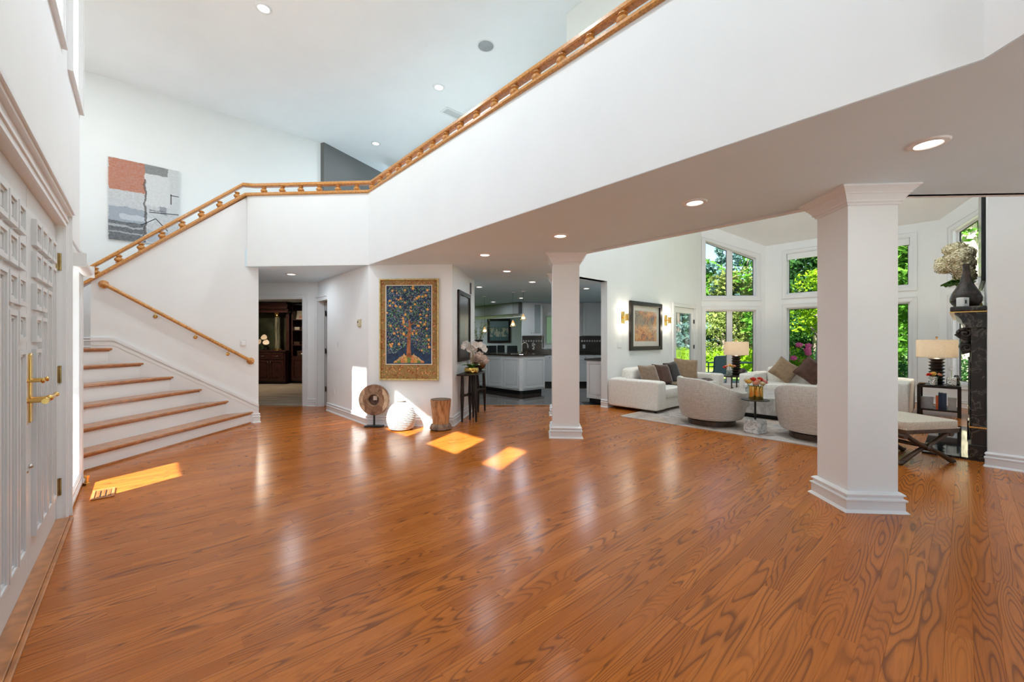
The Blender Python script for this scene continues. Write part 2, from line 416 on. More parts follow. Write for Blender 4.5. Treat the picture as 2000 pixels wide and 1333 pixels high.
def window(p0, rz, x0, x1, z0, z1, ny, label, mull=(), depth=.10, cas=.10, zr=None, casing=True, sash=.045, dark=True, shade=None):
    """window in a wall whose room face is y = 0 in the local frame; ny = +1 when the room lies towards +y"""
    NW[0] += 1; zr = z1 if zr is None else zr
    Q = lambda d: [(x0 - d, z0 - d), (x1 + d, z0 - d), (x1 + d, zr + d), (x0 - d, z1 + d)]
    g = G()
    if casing:
        g.ring(Q(cas), Q(0), 0, ny * .016); g.ring(Q(cas), Q(cas - .022), ny * .016, ny * .030); g.ring(Q(.028), Q(.012), ny * .016, ny * .024)
    g.ring(Q(.0), Q(-.012), ny * .01, -ny * depth)
    w = struct(g, 'window_%d' % NW[0], M['trim'], label, rz, (p0[0], p0[1], 0))
    y = -ny * depth
    zt = lambda x: z1 + (zr - z1) * (x - x0) / (x1 - x0)
    cuts = [x0] + list(mull) + [x1]
    for m in mull:
        G().box(m - .045, m + .045, y - .02, y + .03 * ny + .02, z0, zt(m)).build('mullion', M['trim'], w)
    for i in range(len(cuts) - 1):
        a = cuts[i] + (.012 if i == 0 else .045); b = cuts[i + 1] - (.012 if i == len(cuts) - 2 else .045)
        o = [(a, z0 + .012), (b, z0 + .012), (b, zt(b) - .012), (a, zt(a) - .012)]
        s = sash; inn = [(a + s, z0 + .012 + s), (b - s, z0 + .012 + s), (b - s, zt(b) - .012 - s), (a + s, zt(a) - .012 - s)]
        sa_ = G().ring(o, inn, y - .018, y + .018).build('sash', M['trim'], w)
        if dark:
            e = .010; i2 = [(a + s + e, inn[0][1] + e), (b - s - e, inn[1][1] + e), (b - s - e, inn[2][1] - e), (a + s + e, inn[3][1] - e)]
            G().ring(inn, i2, y - .012, y + .012).build('gasket', M['black'], w)
        G().xz(inn, y - .003, y + .003).build('pane', M['glass'], w)
    if shade:
        G().box(x0 + .02, x1 - .02, y + ny * .03, y + ny * .085, z1 - shade, z1 - .005).build('roller_shade', M['trim'], w)
    return w

# --- floor: structural slab and the planks on it (they run along a)
g = G(); g.prism([AB(-.5, -3.6), AB(12.6, -3.6), AB(12.6, 5.2), AB(9.5, 13), AB(-2, 13), AB(-2, 5.2), AB(-.5, 5.2)], -.14, -.010)
floor = struct(g, 'floor', M['floor'], 'glossy honey-brown oak plank floor of the open entrance hall')
PW = .083
def plank_geo(L):
    c = .0007; g = G(); w = PW - .0002
    g.add([(0, 0, -.012), (L, 0, -.012), (L, w, -.012), (0, w, -.012), (0, 0, -c), (L, 0, -c), (L, w, -c), (0, w, -c), (c, c, 0), (L - c, c, 0), (L - c, w - c, 0), (c, w - c, 0)],
          [(8, 9, 10, 11), (4, 5, 9, 8), (5, 6, 10, 9), (6, 7, 11, 10), (7, 4, 8, 11), (0, 1, 5, 4), (1, 2, 6, 5), (2, 3, 7, 6), (3, 0, 4, 7)])
    return g
LENS = [.62, .85, 1.05, 1.3, 1.55, 1.9]
rnd = random.Random(3); cells = []
nrow = int((9.0 + 2.6) / PW)
for i in range(nrow):
    b0 = -2.6 + i * PW; a0 = -.46 - rnd.random() * 1.2
    if b0 > 5.5: a0 -= 1.2
    while a0 < 12.3:
        L = rnd.choice(LENS); am = a0 + L / 2; p = AB(am, b0)
        pts = [AB(a0 + L * q, b0) for q in (0, .5, 1)]
        vis = any(q.y > .9 and abs(q.x) < 1.3 * q.y + 1.0 for q in pts)
        ok = vis and not (p.y > 8.45 and -4.0 < p.x and am < 11 and b0 > 4.8) and not (b0 < -.9 and am > 6.6) and (am < 12.2) and a0 > -2.0
        if b0 < 5.4 and a0 < -.44: 
            L2 = L - (-.44 - a0); 
            if L2 < .1: a0 += L; continue
            if ok: cells.append((p.length, -.44, b0, L2))
        elif ok: cells.append((p.length, a0, b0, L))
        a0 += L
cells.sort()
PM = {L: plank_geo(L).mesh('plank', M['floor']) for L in LENS}
for d, a0, b0, L in cells[:300]:
    p = AB(a0, b0)
    me = PM[L] if L in PM else plank_geo(L).mesh('plank', M['floor'])
    place(me, 'plank', floor, (p.x, p.y, 0), (0, 0, ALPHA))
g = G()
for d, a0, b0, L in cells[300:]:
    p = AB(a0, b0); g.M = Matrix.Translation((p.x, p.y, 0)) @ Matrix.Rotation(ALPHA, 4, 'Z'); q = plank_geo(L); g.add(q.v, q.f)
g.M = None
tag(g.build('plank_field', M['floor'], floor), kind='stuff')

# --- front (door) wall, a = -.42
DW = -.42
def onA(a, b): p = AB(a, b); return (p.x, p.y)
TR = [(1.56, 1.97), (2.35, 3.11), (3.53, 4.29), (4.71, 5.45)]
DB0, DB1, DH = 2.31, 4.37, 2.13
SL0, SL1 = 4.64, 5.34
off = 3.6
wallseg('wall_front', onA(DW, -off), onA(DW, 5.52), 0, HH + .1, .16, M['wall'], 'white entrance wall holding the double front doors',
        [(DB0 + off, DB1 + off, 0, DH), (SL0 + off, SL1 + off, .10, 2.02)] + [(a + off, b + off, 3.46, 4.75) for a, b in TR])
wallseg('wall_jog', onA(DW, 5.52), onA(-1.75, 5.52), 0, HH + .1, .15, M['wall'], 'short white return wall at the foot of the stairs')
wallseg('wall_stair_outer', onA(-1.7, 5.4), onA(-1.7, 9.0), 0, HH + .1, .16, M['wall'], 'outer white wall of the stair landing with tall windows',
        [(.75, 1.55, 2.2, 4.6), (2.05, 2.85, 2.2, 4.9)])
wallseg('wall_stair_back', onA(-1.7, 8.84), onA(2.79, 8.84), 0, HH + .1, .15, M['wall'], 'tall white stairwell wall carrying the abstract canvas', [(1.95, 4.49, 0, 2.60)])
q0 = Vector((-3.83, 8.34)); q1 = Vector((-2.70, 10.75))
wallseg('wall_upper_hall', q0, q1, 2.75, HH + .1, .12, M['grey'], 'upper-hall wall above the balcony rail, its shade painted in as grey')
BW = [(.35, 2.95, .2, 2.4), (3.45, 6.25, .2, 2.4), (.30, 4.70, 2.80, 5.15)]  # unseen windows, added to let more daylight into the hall
wallseg('wall_back', onA(-.6, -3.55), onA(6.6, -3.55), 0, HH + .1, -.15, M['wall'], 'white wall behind the viewer with windows added for light', BW)
g = G(); g.box(-.6, 6.9, -4.75, -3.72, 2.55, 2.68); struct(g, 'roof_rear_sunblock', M['exterior'], 'unseen roof slab added to keep sun out of the lower rear windows', ALPHA)  # unseen slab, added to block the sun at the lower rear windows
g = G(); g.box(-1.9, 6.9, -4.7, -3.6, 5.36, 5.5); struct(g, 'roof_upper_sunblock', M['exterior'], 'unseen eave added to keep sun out of the upper rear window', ALPHA)  # unseen overhang, added to block the sun at the upper rear window
g = G(); g.box(-4.3, -1.86, 5.2, 9.3, 4.95, 5.08); struct(g, 'roof_stair_sunblock', M['exterior'], 'unseen deep eave added to keep sun out of the landing windows', ALPHA)  # unseen overhang, added to keep direct sun off the stair wall
# windows of the front wall: local x along b, room towards -y
pw = onA(DW, 0); RA1 = ALPHA + math.pi / 2
for i, (a, b) in enumerate(TR):
    window(pw, RA1, a, b, 3.46, 4.75, -1, ['clerestory window above the front doors, nearest the viewer', 'clerestory window above the front doors, second from the viewer', 'clerestory window above the front doors, third from the viewer', 'clerestory window above the front doors, at the stair end'][i], depth=.10, cas=.06, dark=False, sash=.022)
window(pw, RA1, SL0, SL1, .10, 2.02, -1, 'narrow sidelight window beside the front doors', depth=.09, cas=.085, dark=False, sash=.022)
# roller shade of the sidelight
t = thing('roller_shade', 'rolled-up white roller shade above the narrow sidelight', 'shade', (*onA(DW + .055, 4.615), 1.93), RA1)
g = G(); g.M = Matrix.Rotation(math.pi / 2, 4, 'Y'); g.lathe([(.0, 0), (.042, 0), (.042, .75), (0, .75)], 18); g.build('roll', M['trim'], t, smooth=True)
G().box(-.005, .005, -.05, .052, -.05, .055).build('end_bracket', M['plastic'], t)
G().box(.75, .76, -.05, .052, -.05, .055).build('end_bracket', M['plastic'], t)
window(onA(-1.7, 5.4), RA1, .75, 1.55, 2.2, 4.6, -1, 'tall landing window beside the front wall', depth=.1, dark=False)
window(onA(-1.7, 5.4), RA1, 2.05, 2.85, 2.2, 4.9, -1, 'tall landing window beside the stairwell wall', depth=.1, dark=False)
for i, (a, b, z0, z1) in enumerate(BW):
    window(onA(-.6, -3.55), ALPHA, a, b, z0, z1, 1, ['unseen lower window added for light near the front doors', 'unseen lower window added for light away from the front doors', 'unseen upper window added for light behind the viewer'][i], ((a + b) / 2,), depth=.1, dark=False)
# porch roof and eave outside, which shade the doors
g = G(); g.box(-2.48, -.58, .6, 6.4, 3.1, 3.25); struct(g, 'roof_porch', M['exterior'], 'porch roof slab outside above the front doors', ALPHA)
g = G(); g.box(-1.42, -.58, -3.8, 5.35, 5.36, 5.5); struct(g, 'roof_eave', M['exterior'], 'roof eave outside above the clerestory windows', ALPHA)

# casing round the double doors
g = G(); lx = lambda b: b
o = [(DB0 - .12, 0), (DB1 + .12, 0), (DB1 + .12, DH + .12), (DB0 - .12, DH + .12)]; i_ = [(DB0, 0), (DB1, 0), (DB1, DH), (DB0, DH)]
for k in (1, 2, 3):
    m = (k + 1) % 4
    g.xz([o[k], o[m], i_[m], i_[k]], 0, -.02)
    c = lambda p, d: (p[0] + (d if p[0] > 3.5 else -d), p[1] + (d if p[1] > 1 else 0))
    g.xz([o[k], o[m], c(i_[m], .095), c(i_[k], .095)], -.02, -.042)
    g.xz([c(i_[k], .05), c(i_[m], .05), c(i_[m], .035), c(i_[k], .035)], -.02, -.028)
g.box(DB0 - .13, DB1 + .13, -.055, 0, DH + .115, DH + .14)
struct(g, trimname(), M['trim'], 'moulded white casing around the double front doors', RA1, (pw[0], pw[1], 0))
g = G(); g.box(DB0, DB1, -.036, .12, 0, .022).box(DB0, DB1, -.056, -.036, 0, .016)
struct(g, trimname(), M['tread'], 'oak threshold along the foot of the front doors', RA1, (pw[0], pw[1], 0), bevel=.004)
# door leaves: raised panels in a stepped pattern
PTOP = [1.98, 1.80, 1.62, 1.44, 1.255]
def door_leaf(name, b0, b1, meet_high, label):
    """leaf between b0 and b1 in the front wall; meet_high: the meeting stile is at b1"""
    p = onA(DW, 0); d = struct(G().box(b0 + .004, b1 - .004, .030, .075, .024, DH - .006), name, M['door'], label, RA1, (p[0], p[1], 0))
    cols = []
    w = .165; gap = .028; st = .135
    for c in range(4):
        s0 = st + c * (w + gap)
        cols.append((b1 - s0 - w, b1 - s0) if meet_high else (b0 + s0, b0 + s0 + w))
    def panel(x0, x1, z0, z1):
        q = G(); Q = lambda e: [(x0 + e, z0 + e), (x1 - e, z0 + e), (x1 - e, z1 - e), (x0 + e, z1 - e)]
        q.ring(Q(0), Q(.022), .030, .010); q.ring(Q(.022), Q(.036), .030, .018)
        if z1 - z0 > .3: q.xz(Q(.052), .030, .022)
        else: q.xz(Q(.045), .030, .022)
        q.build('panel', M['door'], d)
    for c, (x0, x1) in enumerate(cols):
        n = 4 - c
        for r in range(n): panel(x0, x1, PTOP[r] - .145, PTOP[r])
        panel(x0, x1, .215, PTOP[n])
    mid = (DB0 + DB1) / 2
    xc = b1 - .065 if meet_high else b0 + .065
    pl = G().xz([(xc - .03, .86), (xc + .03, .86), (xc + .03, 1.20), (xc + .022, 1.225), (xc, 1.235), (xc - .022, 1.225), (xc - .03, 1.20)], .030, .018).build('lock_plate', M['brass'], d, bevel=.003)
    g = G().tube([(xc, .02, .985), (xc, -.045, .985)], .010, 10); sgn = -1 if meet_high else 1
    g.tube([(xc, -.045, .985), (xc + sgn * .05, -.052, .985), (xc + sgn * .10, -.05, .988), (xc + sgn * .125, -.058, .992)], [.013, .011, .010, .014], 10)
    g.sphere((xc, -.045, .985), .017, 10, 8)
    g.build('lever_handle', M['brass'], d, smooth=True)
    g = G().tube([(xc, .02, 1.09), (xc, -.03, 1.09)], .007, 8).sphere((xc, -.036, 1.09), (.014, .009, .014), 10, 8); g.build('thumb_turn', M['brass'], d, smooth=True)
    G().sphere((xc, .026, .62), (.012, .014, .012), 10, 6).build('viewer_bolt', M['steel'], d, smooth=True)
    hb = b0 if meet_high else b1
    for z in (.25, 1.06, 1.87):
        s = 1 if meet_high else -1
        G().box(hb - .020, hb + .004, .016, .032, z - .06, z + .06).tube([(hb, .012, z - .062), (hb, .012, z + .062)], .008, 8).build('hinge', M['brassdark'], d)
    return d
mid = (DB0 + DB1) / 2
door_leaf('door_1', mid, DB1, False, 'white panelled front door leaf hinged beside the sidelight')
door_leaf('door_2', DB0, mid, True, 'white panelled front door leaf nearest the viewer')

# --- stair wall with raked top (b = 7.587), and the balcony
SW = 7.587
g = G(); g.xz([(-.481, 0), (1.397, 0), (1.397, 3.575), (1.245, 3.575), (-.481, 2.065)], SW, SW + .12)
struct(g, 'wall_stair', M['wall'], 'white wall between the stair flights with the oak handrail', ALPHA)
CB = Vector((-2.21, 6.30)); CL = Vector((-4.16, 6.43)); CR = Vector(onA(2.594, -.056)); CR2 = CR + Vector((-.0975, -2.0))
wallseg('wall_balcony_end', CL, CB, HL + .003, 3.575, .15, M['wall'], 'white balcony parapet facing the viewer above the study hall')
wallseg('wall_balcony', CB, CR, HL + .003, 3.575, .15, M['wall'], 'long white balcony parapet sweeping overhead')
wallseg('wall_balcony_side', CR, CR2, HL + .003, 3.575, .15, M['wall'], 'white balcony parapet turning away at the right')
# low ceiling (underside of the upper floor)
lowp = [CR2 + Vector((.004, 0)), Vector(onA(2.598, -.055)), Vector((-2.208, 6.304)), Vector((-4.155, 6.434)), Vector((-6.3, 6.55)), Vector((-7.7, 8.1)), Vector((-10, 14.8)), Vector((-3, 17)), Vector((3.25, 17)), AB(8.79, 4.86), AB(8.79, 4.70), AB(5.45, 4.70),
        Vector((1.04, 7.12)), Vector((.93, 5.62)), AB(4.30, 3.2), AB(4.30, .60), Vector((6.4, 3.16)), Vector((6.4, -1.3))]
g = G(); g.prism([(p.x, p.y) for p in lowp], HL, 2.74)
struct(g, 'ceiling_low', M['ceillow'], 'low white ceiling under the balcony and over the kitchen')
g = G(); g.prism([onA(-.6, -3.8), onA(4.4, -3.8), onA(4.4, 5.2), onA(5.3, 12), onA(-1.9, 12), onA(-1.9, 5.36), onA(-.6, 5.36)], HH, HH + .12)
struct(g, 'ceiling_high', M['ceil'], 'tall white ceiling of the two-storey entrance hall')
g = G(); c = Vector((.42, 4.62)); g.box(3.9, 4.3, 2.2, 3.3, 4.95, HH); struct(g, trimname(), M['ceil'], 'small boxed bulkhead on the tall ceiling beyond the rail', ALPHA)
# oak rails on the parapets
pl = [(*onA(-.60, SW + .05), 2.065 - .119 * .878), (*onA(1.235, SW + .05), 3.570)]
def inward(p, q, d): u = (q - p).normalized(); return Vector((-u.y, u.x)) * d
pB = CB + inward(CL, CB, .07) + (CB - CL).normalized() * -.02; pR = CR + inward(CB, CR, .07)
pB = Vector((-2.158, 6.374)); pT = Vector((-2.175, 6.355))
path = pl + [(-4.06, 6.50, 3.575), (pB.x, pB.y, 3.575), (*onA(2.664, -.06), 3.575), (CR2.x + .07, CR2.y, 3.575)]
SPROF = lambda w, h, r: [(-w / 2 + r, 0), (w / 2 - r, 0), (w / 2, r), (w / 2, h * .45), (w / 2 - r * .8, h * .55), (w / 2 - r * .8, h - r), (w / 2 - 2 * r, h), (-w / 2 + 2 * r, h), (-w / 2 + r * .8, h - r), (-w / 2 + r * .8, h * .55), (-w / 2, h * .45), (-w / 2, r)]
rail = thing('balustrade', 'golden oak balustrade with turned balusters along stairs and balcony', 'balustrade', (0, 0, 0))
G().sweep(path, SPROF(.215, .050, .010)).build('bottom_rail', M['oak'], rail)
path2 = [(*onA(-.64, SW + .02), 2.085), (*onA(1.19, SW + .02), 3.728), (-4.075, 6.475, 3.728), (pT.x, pT.y, 3.728), (*onA(2.642, -.06), 3.728), (CR2.x + .05, CR2.y, 3.728)]
G().sweep(path2, SPROF(.088, .056, .010)).build('hand_rail', M['oak'], rail)
bal = G().lathe([(.034, 0), (.034, .010), (.020, .015), (.038, .022), (.049, .040), (.047, .056), (.030, .072), (.022, .080), (.036, .088), (.036, .097), (.026, .105)], 16).mesh('baluster', M['oak'], smooth=True)
for k in range(22):
    b = 6.12 - .295 * k; p = onA(2.642, b); place(bal, 'baluster', rail, (p[0], p[1], 3.624))
for k in range(6):
    f = .085 + k * .158; p = Vector((-4.075, 6.475)).lerp(pT, f); place(bal, 'baluster', rail, (p.x, p.y, 3.624))
for k in range(8):
    a = -.44 + k * .222; z0 = 2.065 + (a + .481) * .878; p = onA(a, SW + .02); place(bal, 'baluster', rail, (p[0], p[1], z0 + .048), (0, 0, 0), (1, 1, 1.04))

# --- staircase
st = thing('staircase', 'white staircase with oak treads rising to the landing', 'staircase', (0, 0, 0), ALPHA)
NA = [1.322, .999, .674, .348, .031, -.277]; NZ = [.182, .387, .593, .797, 1.002, 1.208]
def step_poly(a, d=0):
    a = a + d; e = a - (SW - 5.54) * .993; pts = [(a, SW - .016)]
    if e > -1.68: pts += [(e, 5.54), (-1.68, 5.54)]
    else: pts += [(-1.68, SW - .016 - (a + 1.68) * 1.007)]
    return pts + [(-1.68, SW - .016)]
for n in range(6):
    z0 = 0 if n == 0 else NZ[n - 1]
    G().prism(step_poly(NA[n], -.045), z0 if n == 0 else NZ[n - 1] - .03, NZ[n] - .028).build('riser', M['trim'], st)
    G().prism(step_poly(NA[n]), NZ[n] - .028, NZ[n]).build('tread', M['tread'], st, bevel=.008)
    # little scotia under the nosing
    G().prism(step_poly(NA[n], -.030), NZ[n] - .045, NZ[n] - .028).build('scotia', M['tread'], st)
G().prism(step_poly(NA[0], -.030), 0, .018).build('shoe_strip', M['tread'], st)
G().box(-1.68, -.49, SW - .02, 8.83, 1.16, NZ[5] - .001).build('landing', M['tread'], st)
g = G(); sk = [(1.397, 0), (1.397, .29), (-.267, 1.348), (-.481, 1.348), (-.481, .9), (.6, 0)]
g.xz(sk, SW - .001, SW - .016)
rk = [(1.397, .29), (-.267, 1.348), (-.481, 1.348)]
for dz0, dz1, t_ in ((-.045, 0, .03), (-.105, -.055, .021)):
    g.xz([(1.397, .29 + dz0), (1.397, .29 + dz1), (-.267, 1.348 + dz1), (-.481, 1.348 + dz1), (-.481, 1.348 + dz0), (-.267, 1.348 + dz0)], SW - .016, SW - t_)
g.build('skirt_board', M['trim'], st)
# wall handrail
hr = thing('stair_handrail', 'oak wall handrail with round ends above the stair steps', 'handrail', (0, 0, 0), ALPHA)
A0, Z0_, A1_, Z1_ = -.36, 2.045, 1.285, .985; hy = SW - .075
G().tube([(A0, hy, Z0_), (A1_, hy, Z1_)], .024, 14).build('rail', M['oak'], hr, smooth=True)
for a, z in ((A0, Z0_), (A1_, Z1_)):
    g = G(); g.M = Matrix.Translation((a, SW, z)) @ Matrix.Rotation(math.pi / 2, 4, 'X'); g.lathe([(.052, 0), (.052, .018), (.044, .028), (.030, .034), (.026, .085), (0, .097)], 18); g.build('rosette', M['oak'], hr, smooth=True)
for f in (.31, .58, .82):
    a = A0 + (A1_ - A0) * f; z = Z0_ + (Z1_ - Z0_) * f
    g = G().tube([(a, SW, z - .075), (a, SW - .04, z - .08), (a, hy, z - .05), (a, hy, z - .02)], .007, 8); g.M = Matrix.Translation((a, SW, z - .075)) @ Matrix.Rotation(math.pi / 2, 4, 'X'); g.lathe([(.026, 0), (.026, .005), (.012, .012), (0, .013)], 12)
    g.build('bracket', M['brass'], hr, smooth=True)

# --- walls of the ground floor beyond the balcony
TH = Vector(onA(2.60, 8.03)); TC = CB + Vector((0, .01)); D2 = Vector(onA(2.60, 8.60)); 
wallseg('wall_thermostat', D2 + (D2 - TC).normalized() * .0, TC, 0, HL, .12, M['wall'], 'white wall with the thermostat beside the study hall', [(0.02, .55, 0, 2.08)])
E1 = Vector((-.91, 6.245)); E2 = Vector((-.72, 7.87))
wallseg('wall_tapestry', TC, E1, 0, HL, .12, M['wall'], 'white wall behind the tree tapestry')
wallseg('wall_art', E1, E2, 0, HL, .12, M['wall'], 'white side wall holding the dark picture by the kitchen')
wallseg('wall_kitchen_left', E2, Vector((-2.6, 9.6)), 0, HL, .12, M['wall'], 'white wall closing the kitchen behind the picture wall')
S0 = Vector((-6.6, 8.42)); S1 = Vector((-3.86, 8.16)); sd = (S1 - S0).normalized()
# study doorway wall (opening from -5.35 to -4.17)
so0 = (Vector((-5.42, 8.3)) - S0).length; so1 = (Vector((-4.185, 8.19)) - S0).length
wallseg('wall_study', S0, S1, 0, HL, .14, M['wall'], 'white wall around the dark study doorway', [(so0, so1, 0, 2.14)])
wallseg('wall_hall_left', Vector(onA(.25, SW + .13)), S0, 0, HL, .12, M['wall'], 'white wall of the study hall hidden by the stairs')
rzs = math.atan2(sd.y, sd.x)
g = G()
for x0, x1, z0, z1 in ((so0 - .11, so0, 0, 2.25), (so1, so1 + .11, 0, 2.25), (so0, so1, 2.14, 2.25)):
    g.box(x0, x1, -.018, 0, z0, z1)
for x0, x1, z0, z1 in ((so0 - .11, so0 - .075, 0, 2.25), (so1 + .075, so1 + .11, 0, 2.25), (so0 - .075, so1 + .075, 2.215, 2.25), (so1 + .02, so1 + .035, 0, 2.16), (so0 - .0, so1 + .02, 2.16, 2.175)):
    g.box(x0, x1, -.032, -.018, z0, z1)
struct(g, trimname(), M['trim'], 'white moulded casing of the study doorway', rzs, (S0.x, S0.y, 0))
# second hall door (open, seen edge on) in the thermostat wall
dd = (TC - D2).normalized(); rzd = math.atan2(dd.y, dd.x)
g = G()
for x0, x1, z0, z1 in ((-.06, .02, 0, 2.18), (.02, .55, 2.08, 2.18)): g.box(x0, x1, -.018, 0, z0, z1)
for x0, x1, z0, z1 in ((-.06, -.03, 0, 2.18), (-.03, .55, 2.15, 2.18)): g.box(x0, x1, -.032, -.018, z0, z1)
struct(g, trimname(), M['trim'], 'white casing of the hall door beside the study', rzd, (D2.x, D2.y, 0))
d3 = struct(G().box(.03, .075, .125, .80, .01, 2.07), 'door_3', M['door'], 'white hall door standing open, seen edge on', rzd, (D2.x, D2.y, 0))
for z in (.35, 1.10, 1.85): G().box(.074, .10, .10, .128, z - .05, z + .05).build('hinge', M['steel'], d3)
# living-room walls
SOB = 4.686
wallseg('wall_sofa', onA(6.76, SOB), onA(11.06, SOB), 0, HL, .145, M['wall'], 'white living room wall behind the cream sofa', [(2.76, 3.90, 0, 2.14)])
wallseg('wall_sofa_upper', onA(5.35, SOB), onA(11.06, SOB), HL, 7.0, .145, M['wall'], 'tall upper white wall above the kitchen opening')
WC1 = Vector((5.03, 10.89)); WC2 = Vector((6.68, 10.80)); WC3 = Vector((8.815, 8.44)); WC4 = Vector((8.735, 6.79))
W1z = (.14, 2.13, 2.47, 3.98, 3.58)
w1 = (WC2 - WC1).normalized(); rz1 = math.atan2(w1.y, w1.x)
wallseg('wall_bay_left', WC1 - w1 * .05, WC2, 0, 5.2, .15, M['wall'], 'white bay wall with the slanted window', [(.155, 1.48, W1z[0], W1z[1]), (.155, 1.48, W1z[2], 3.98)])
g = G().xz([(.155, 3.98), (1.48, 3.98), (1.48, 3.50)], 0, .15); struct(g, 'wall_bay_left_head', M['wall'], 'slanted wall piece above the left bay window', rz1, tuple(WC1 - w1 * .05) + (0,))
# the slanted head above the upper window is a cut in its own piece: cover strip above it
w2 = (WC3 - WC2).normalized(); rz2 = math.atan2(w2.y, w2.x)
wallseg('wall_bay_middle', WC2, WC3, 0, 5.2, .15, M['wall'], 'white bay wall behind the second cream sofa', [(a, b, z0, z1) for a, b in ((.47, 1.52), (1.70, 2.75)) for z0, z1 in ((.46, 2.15), (2.48, 3.53))])
w3 = (WC4 - WC3).normalized(); rz3 = math.atan2(w3.y, w3.x)
wallseg('wall_bay_right', WC3, WC4, 0, 5.2, .15, M['wall'], 'white bay wall beside the fireplace', [(.26, 1.40, .46, 2.15), (.26, 1.40, 2.48, 3.95)])
g = G().xz([(.26, 3.5), (.26, 3.95), (1.40, 3.95)], 0, .15); struct(g, 'wall_bay_right_head', M['wall'], 'slanted wall piece above the right bay window', rz3, tuple(WC3) + (0,))
wallseg('wall_living_end', WC4, onA(8.9, -.83), 0, 7.0, .15, M['wall'], 'white end wall of the living room behind the chimney breast')
FB = -.165
g = G(); g.box(6.53, 9.2, -.95, FB, 0, 7.0); struct(g, 'wall_chimney', M['wall'], 'white chimney breast carrying the fireplace', ALPHA)
wallseg('wall_upper_back', onA(4.30, 8.9), onA(4.30, -3.7), 2.745, HH + .05, .05, M['wall'], 'white back wall of the upper hall behind the rail')
wallseg('wall_right', onA(6.5, -3.6), onA(6.5, FB), 0, 7.0, -.10, M['wall'], 'white wall section at the right edge beside the fireplace')
wallseg('wall_over_arch', onA(4.36, 3.62), onA(4.36, .6), HL, 7.0, .08, M['wall'], 'hidden upper wall above the column line')
wallseg('wall_over_soffit', onA(4.36, .6), Vector((6.5, 3.2)), HL, 7.0, -.08, M['wall'], 'hidden upper wall above the right soffit')
wallseg('wall_over_link', Vector((.98, 5.62)), Vector((1.09, 7.25)), HL, 7.0, .08, M['wall'], 'hidden upper wall between the two left columns')
# sloping living-room ceiling: 3.8 at a = 12.2, rising towards the hall
zs = lambda a: min(3.80 + .56 * (12.2 - a), 6.7)
AR = 12.2 - 2.9 / .56
g = G(); g.prism([(4.2, -2.4), (AR, -2.4), (AR, 4.84), (4.2, 4.84)], 6.7, 6.85)
g.ext([(a, b, 3.80 + .56 * (12.2 - a)) for a, b in ((AR, -1.0), (11.08, -.98), (12.34, .28), (12.34, 3.58), (11.10, 4.84), (AR, 4.84))], (0, 0, .15))
struct(g, 'ceiling_living', M['ceil'], 'sloping white ceiling over the living room', ALPHA)
# windows of the bay (room lies towards -y of each local frame)
window(WC1 - w1 * .05, rz1, .155, 1.48, W1z[0], W1z[1], -1, 'tall lower window pair of the left bay wall', (.82,), sash=.03)
w = window(WC1 - w1 * .05, rz1, .155, 1.48, W1z[2], 3.98, -1, 'upper window pair with slanted head in the left bay wall', (.82,), zr=3.50, sash=.03)
window(WC2, rz2, .47, 1.52, .46, 2.15, -1, 'lower window of the middle bay wall behind the column', sash=.03)
window(WC2, rz2, 1.70, 2.75, .46, 2.15, -1, 'lower window of the middle bay wall beside the lamp', sash=.03)
window(WC2, rz2, .47, 1.52, 2.48, 3.53, -1, 'upper window with rolled shade left of the large column', sash=.03, shade=.16)
window(WC2, rz2, 1.70, 2.75, 2.48, 3.53, -1, 'upper window with rolled shade right of the large column', sash=.03, shade=.16)
window(WC3, rz3, .26, 1.40, .46, 2.15, -1, 'lower window of the right bay wall beside the mantel', sash=.03)
window(WC3, rz3, .26, 1.40, 2.48, 3.5, -1, 'upper window of the right bay wall above the hydrangeas', zr=3.95, sash=.03)
# glazed garden door in the sofa wall
d4 = struct(G().ring([(2.77, .01), (3.89, .01), (3.89, 2.13), (2.77, 2.13)], [(2.92, .30), (3.74, .30), (3.74, 2.00), (2.92, 2.00)], .03, .075), 'door_4', M['trim'], 'glazed white garden door at the end of the sofa wall', ALPHA, (*onA(6.76, SOB), 0))
G().xz([(2.92, .30), (3.74, .30), (3.74, 2.0), (2.92, 2.0)], .05, .056).build('pane', M['glass'], d4)
for z in (.5, 1.15, 1.80): G().box(3.86, 3.90, .012, .032, z - .05, z + .05).build('hinge', M['black'], d4)
g = G()
for x0, x1, z0, z1 in ((2.66, 2.76, 0, 2.24), (3.90, 4.0, 0, 2.24), (2.76, 3.90, 2.14, 2.24)): g.box(x0, x1, -.018, 0, z0, z1)
for x0, x1, z0, z1 in ((2.66, 2.69, 0, 2.24), (3.97, 4.0, 0, 2.24), (2.69, 3.97, 2.21, 2.24)): g.box(x0, x1, -.03, -.018, z0, z1)
struct(g, trimname(), M['trim'], 'white casing of the garden door', ALPHA, (*onA(6.76, SOB), 0))
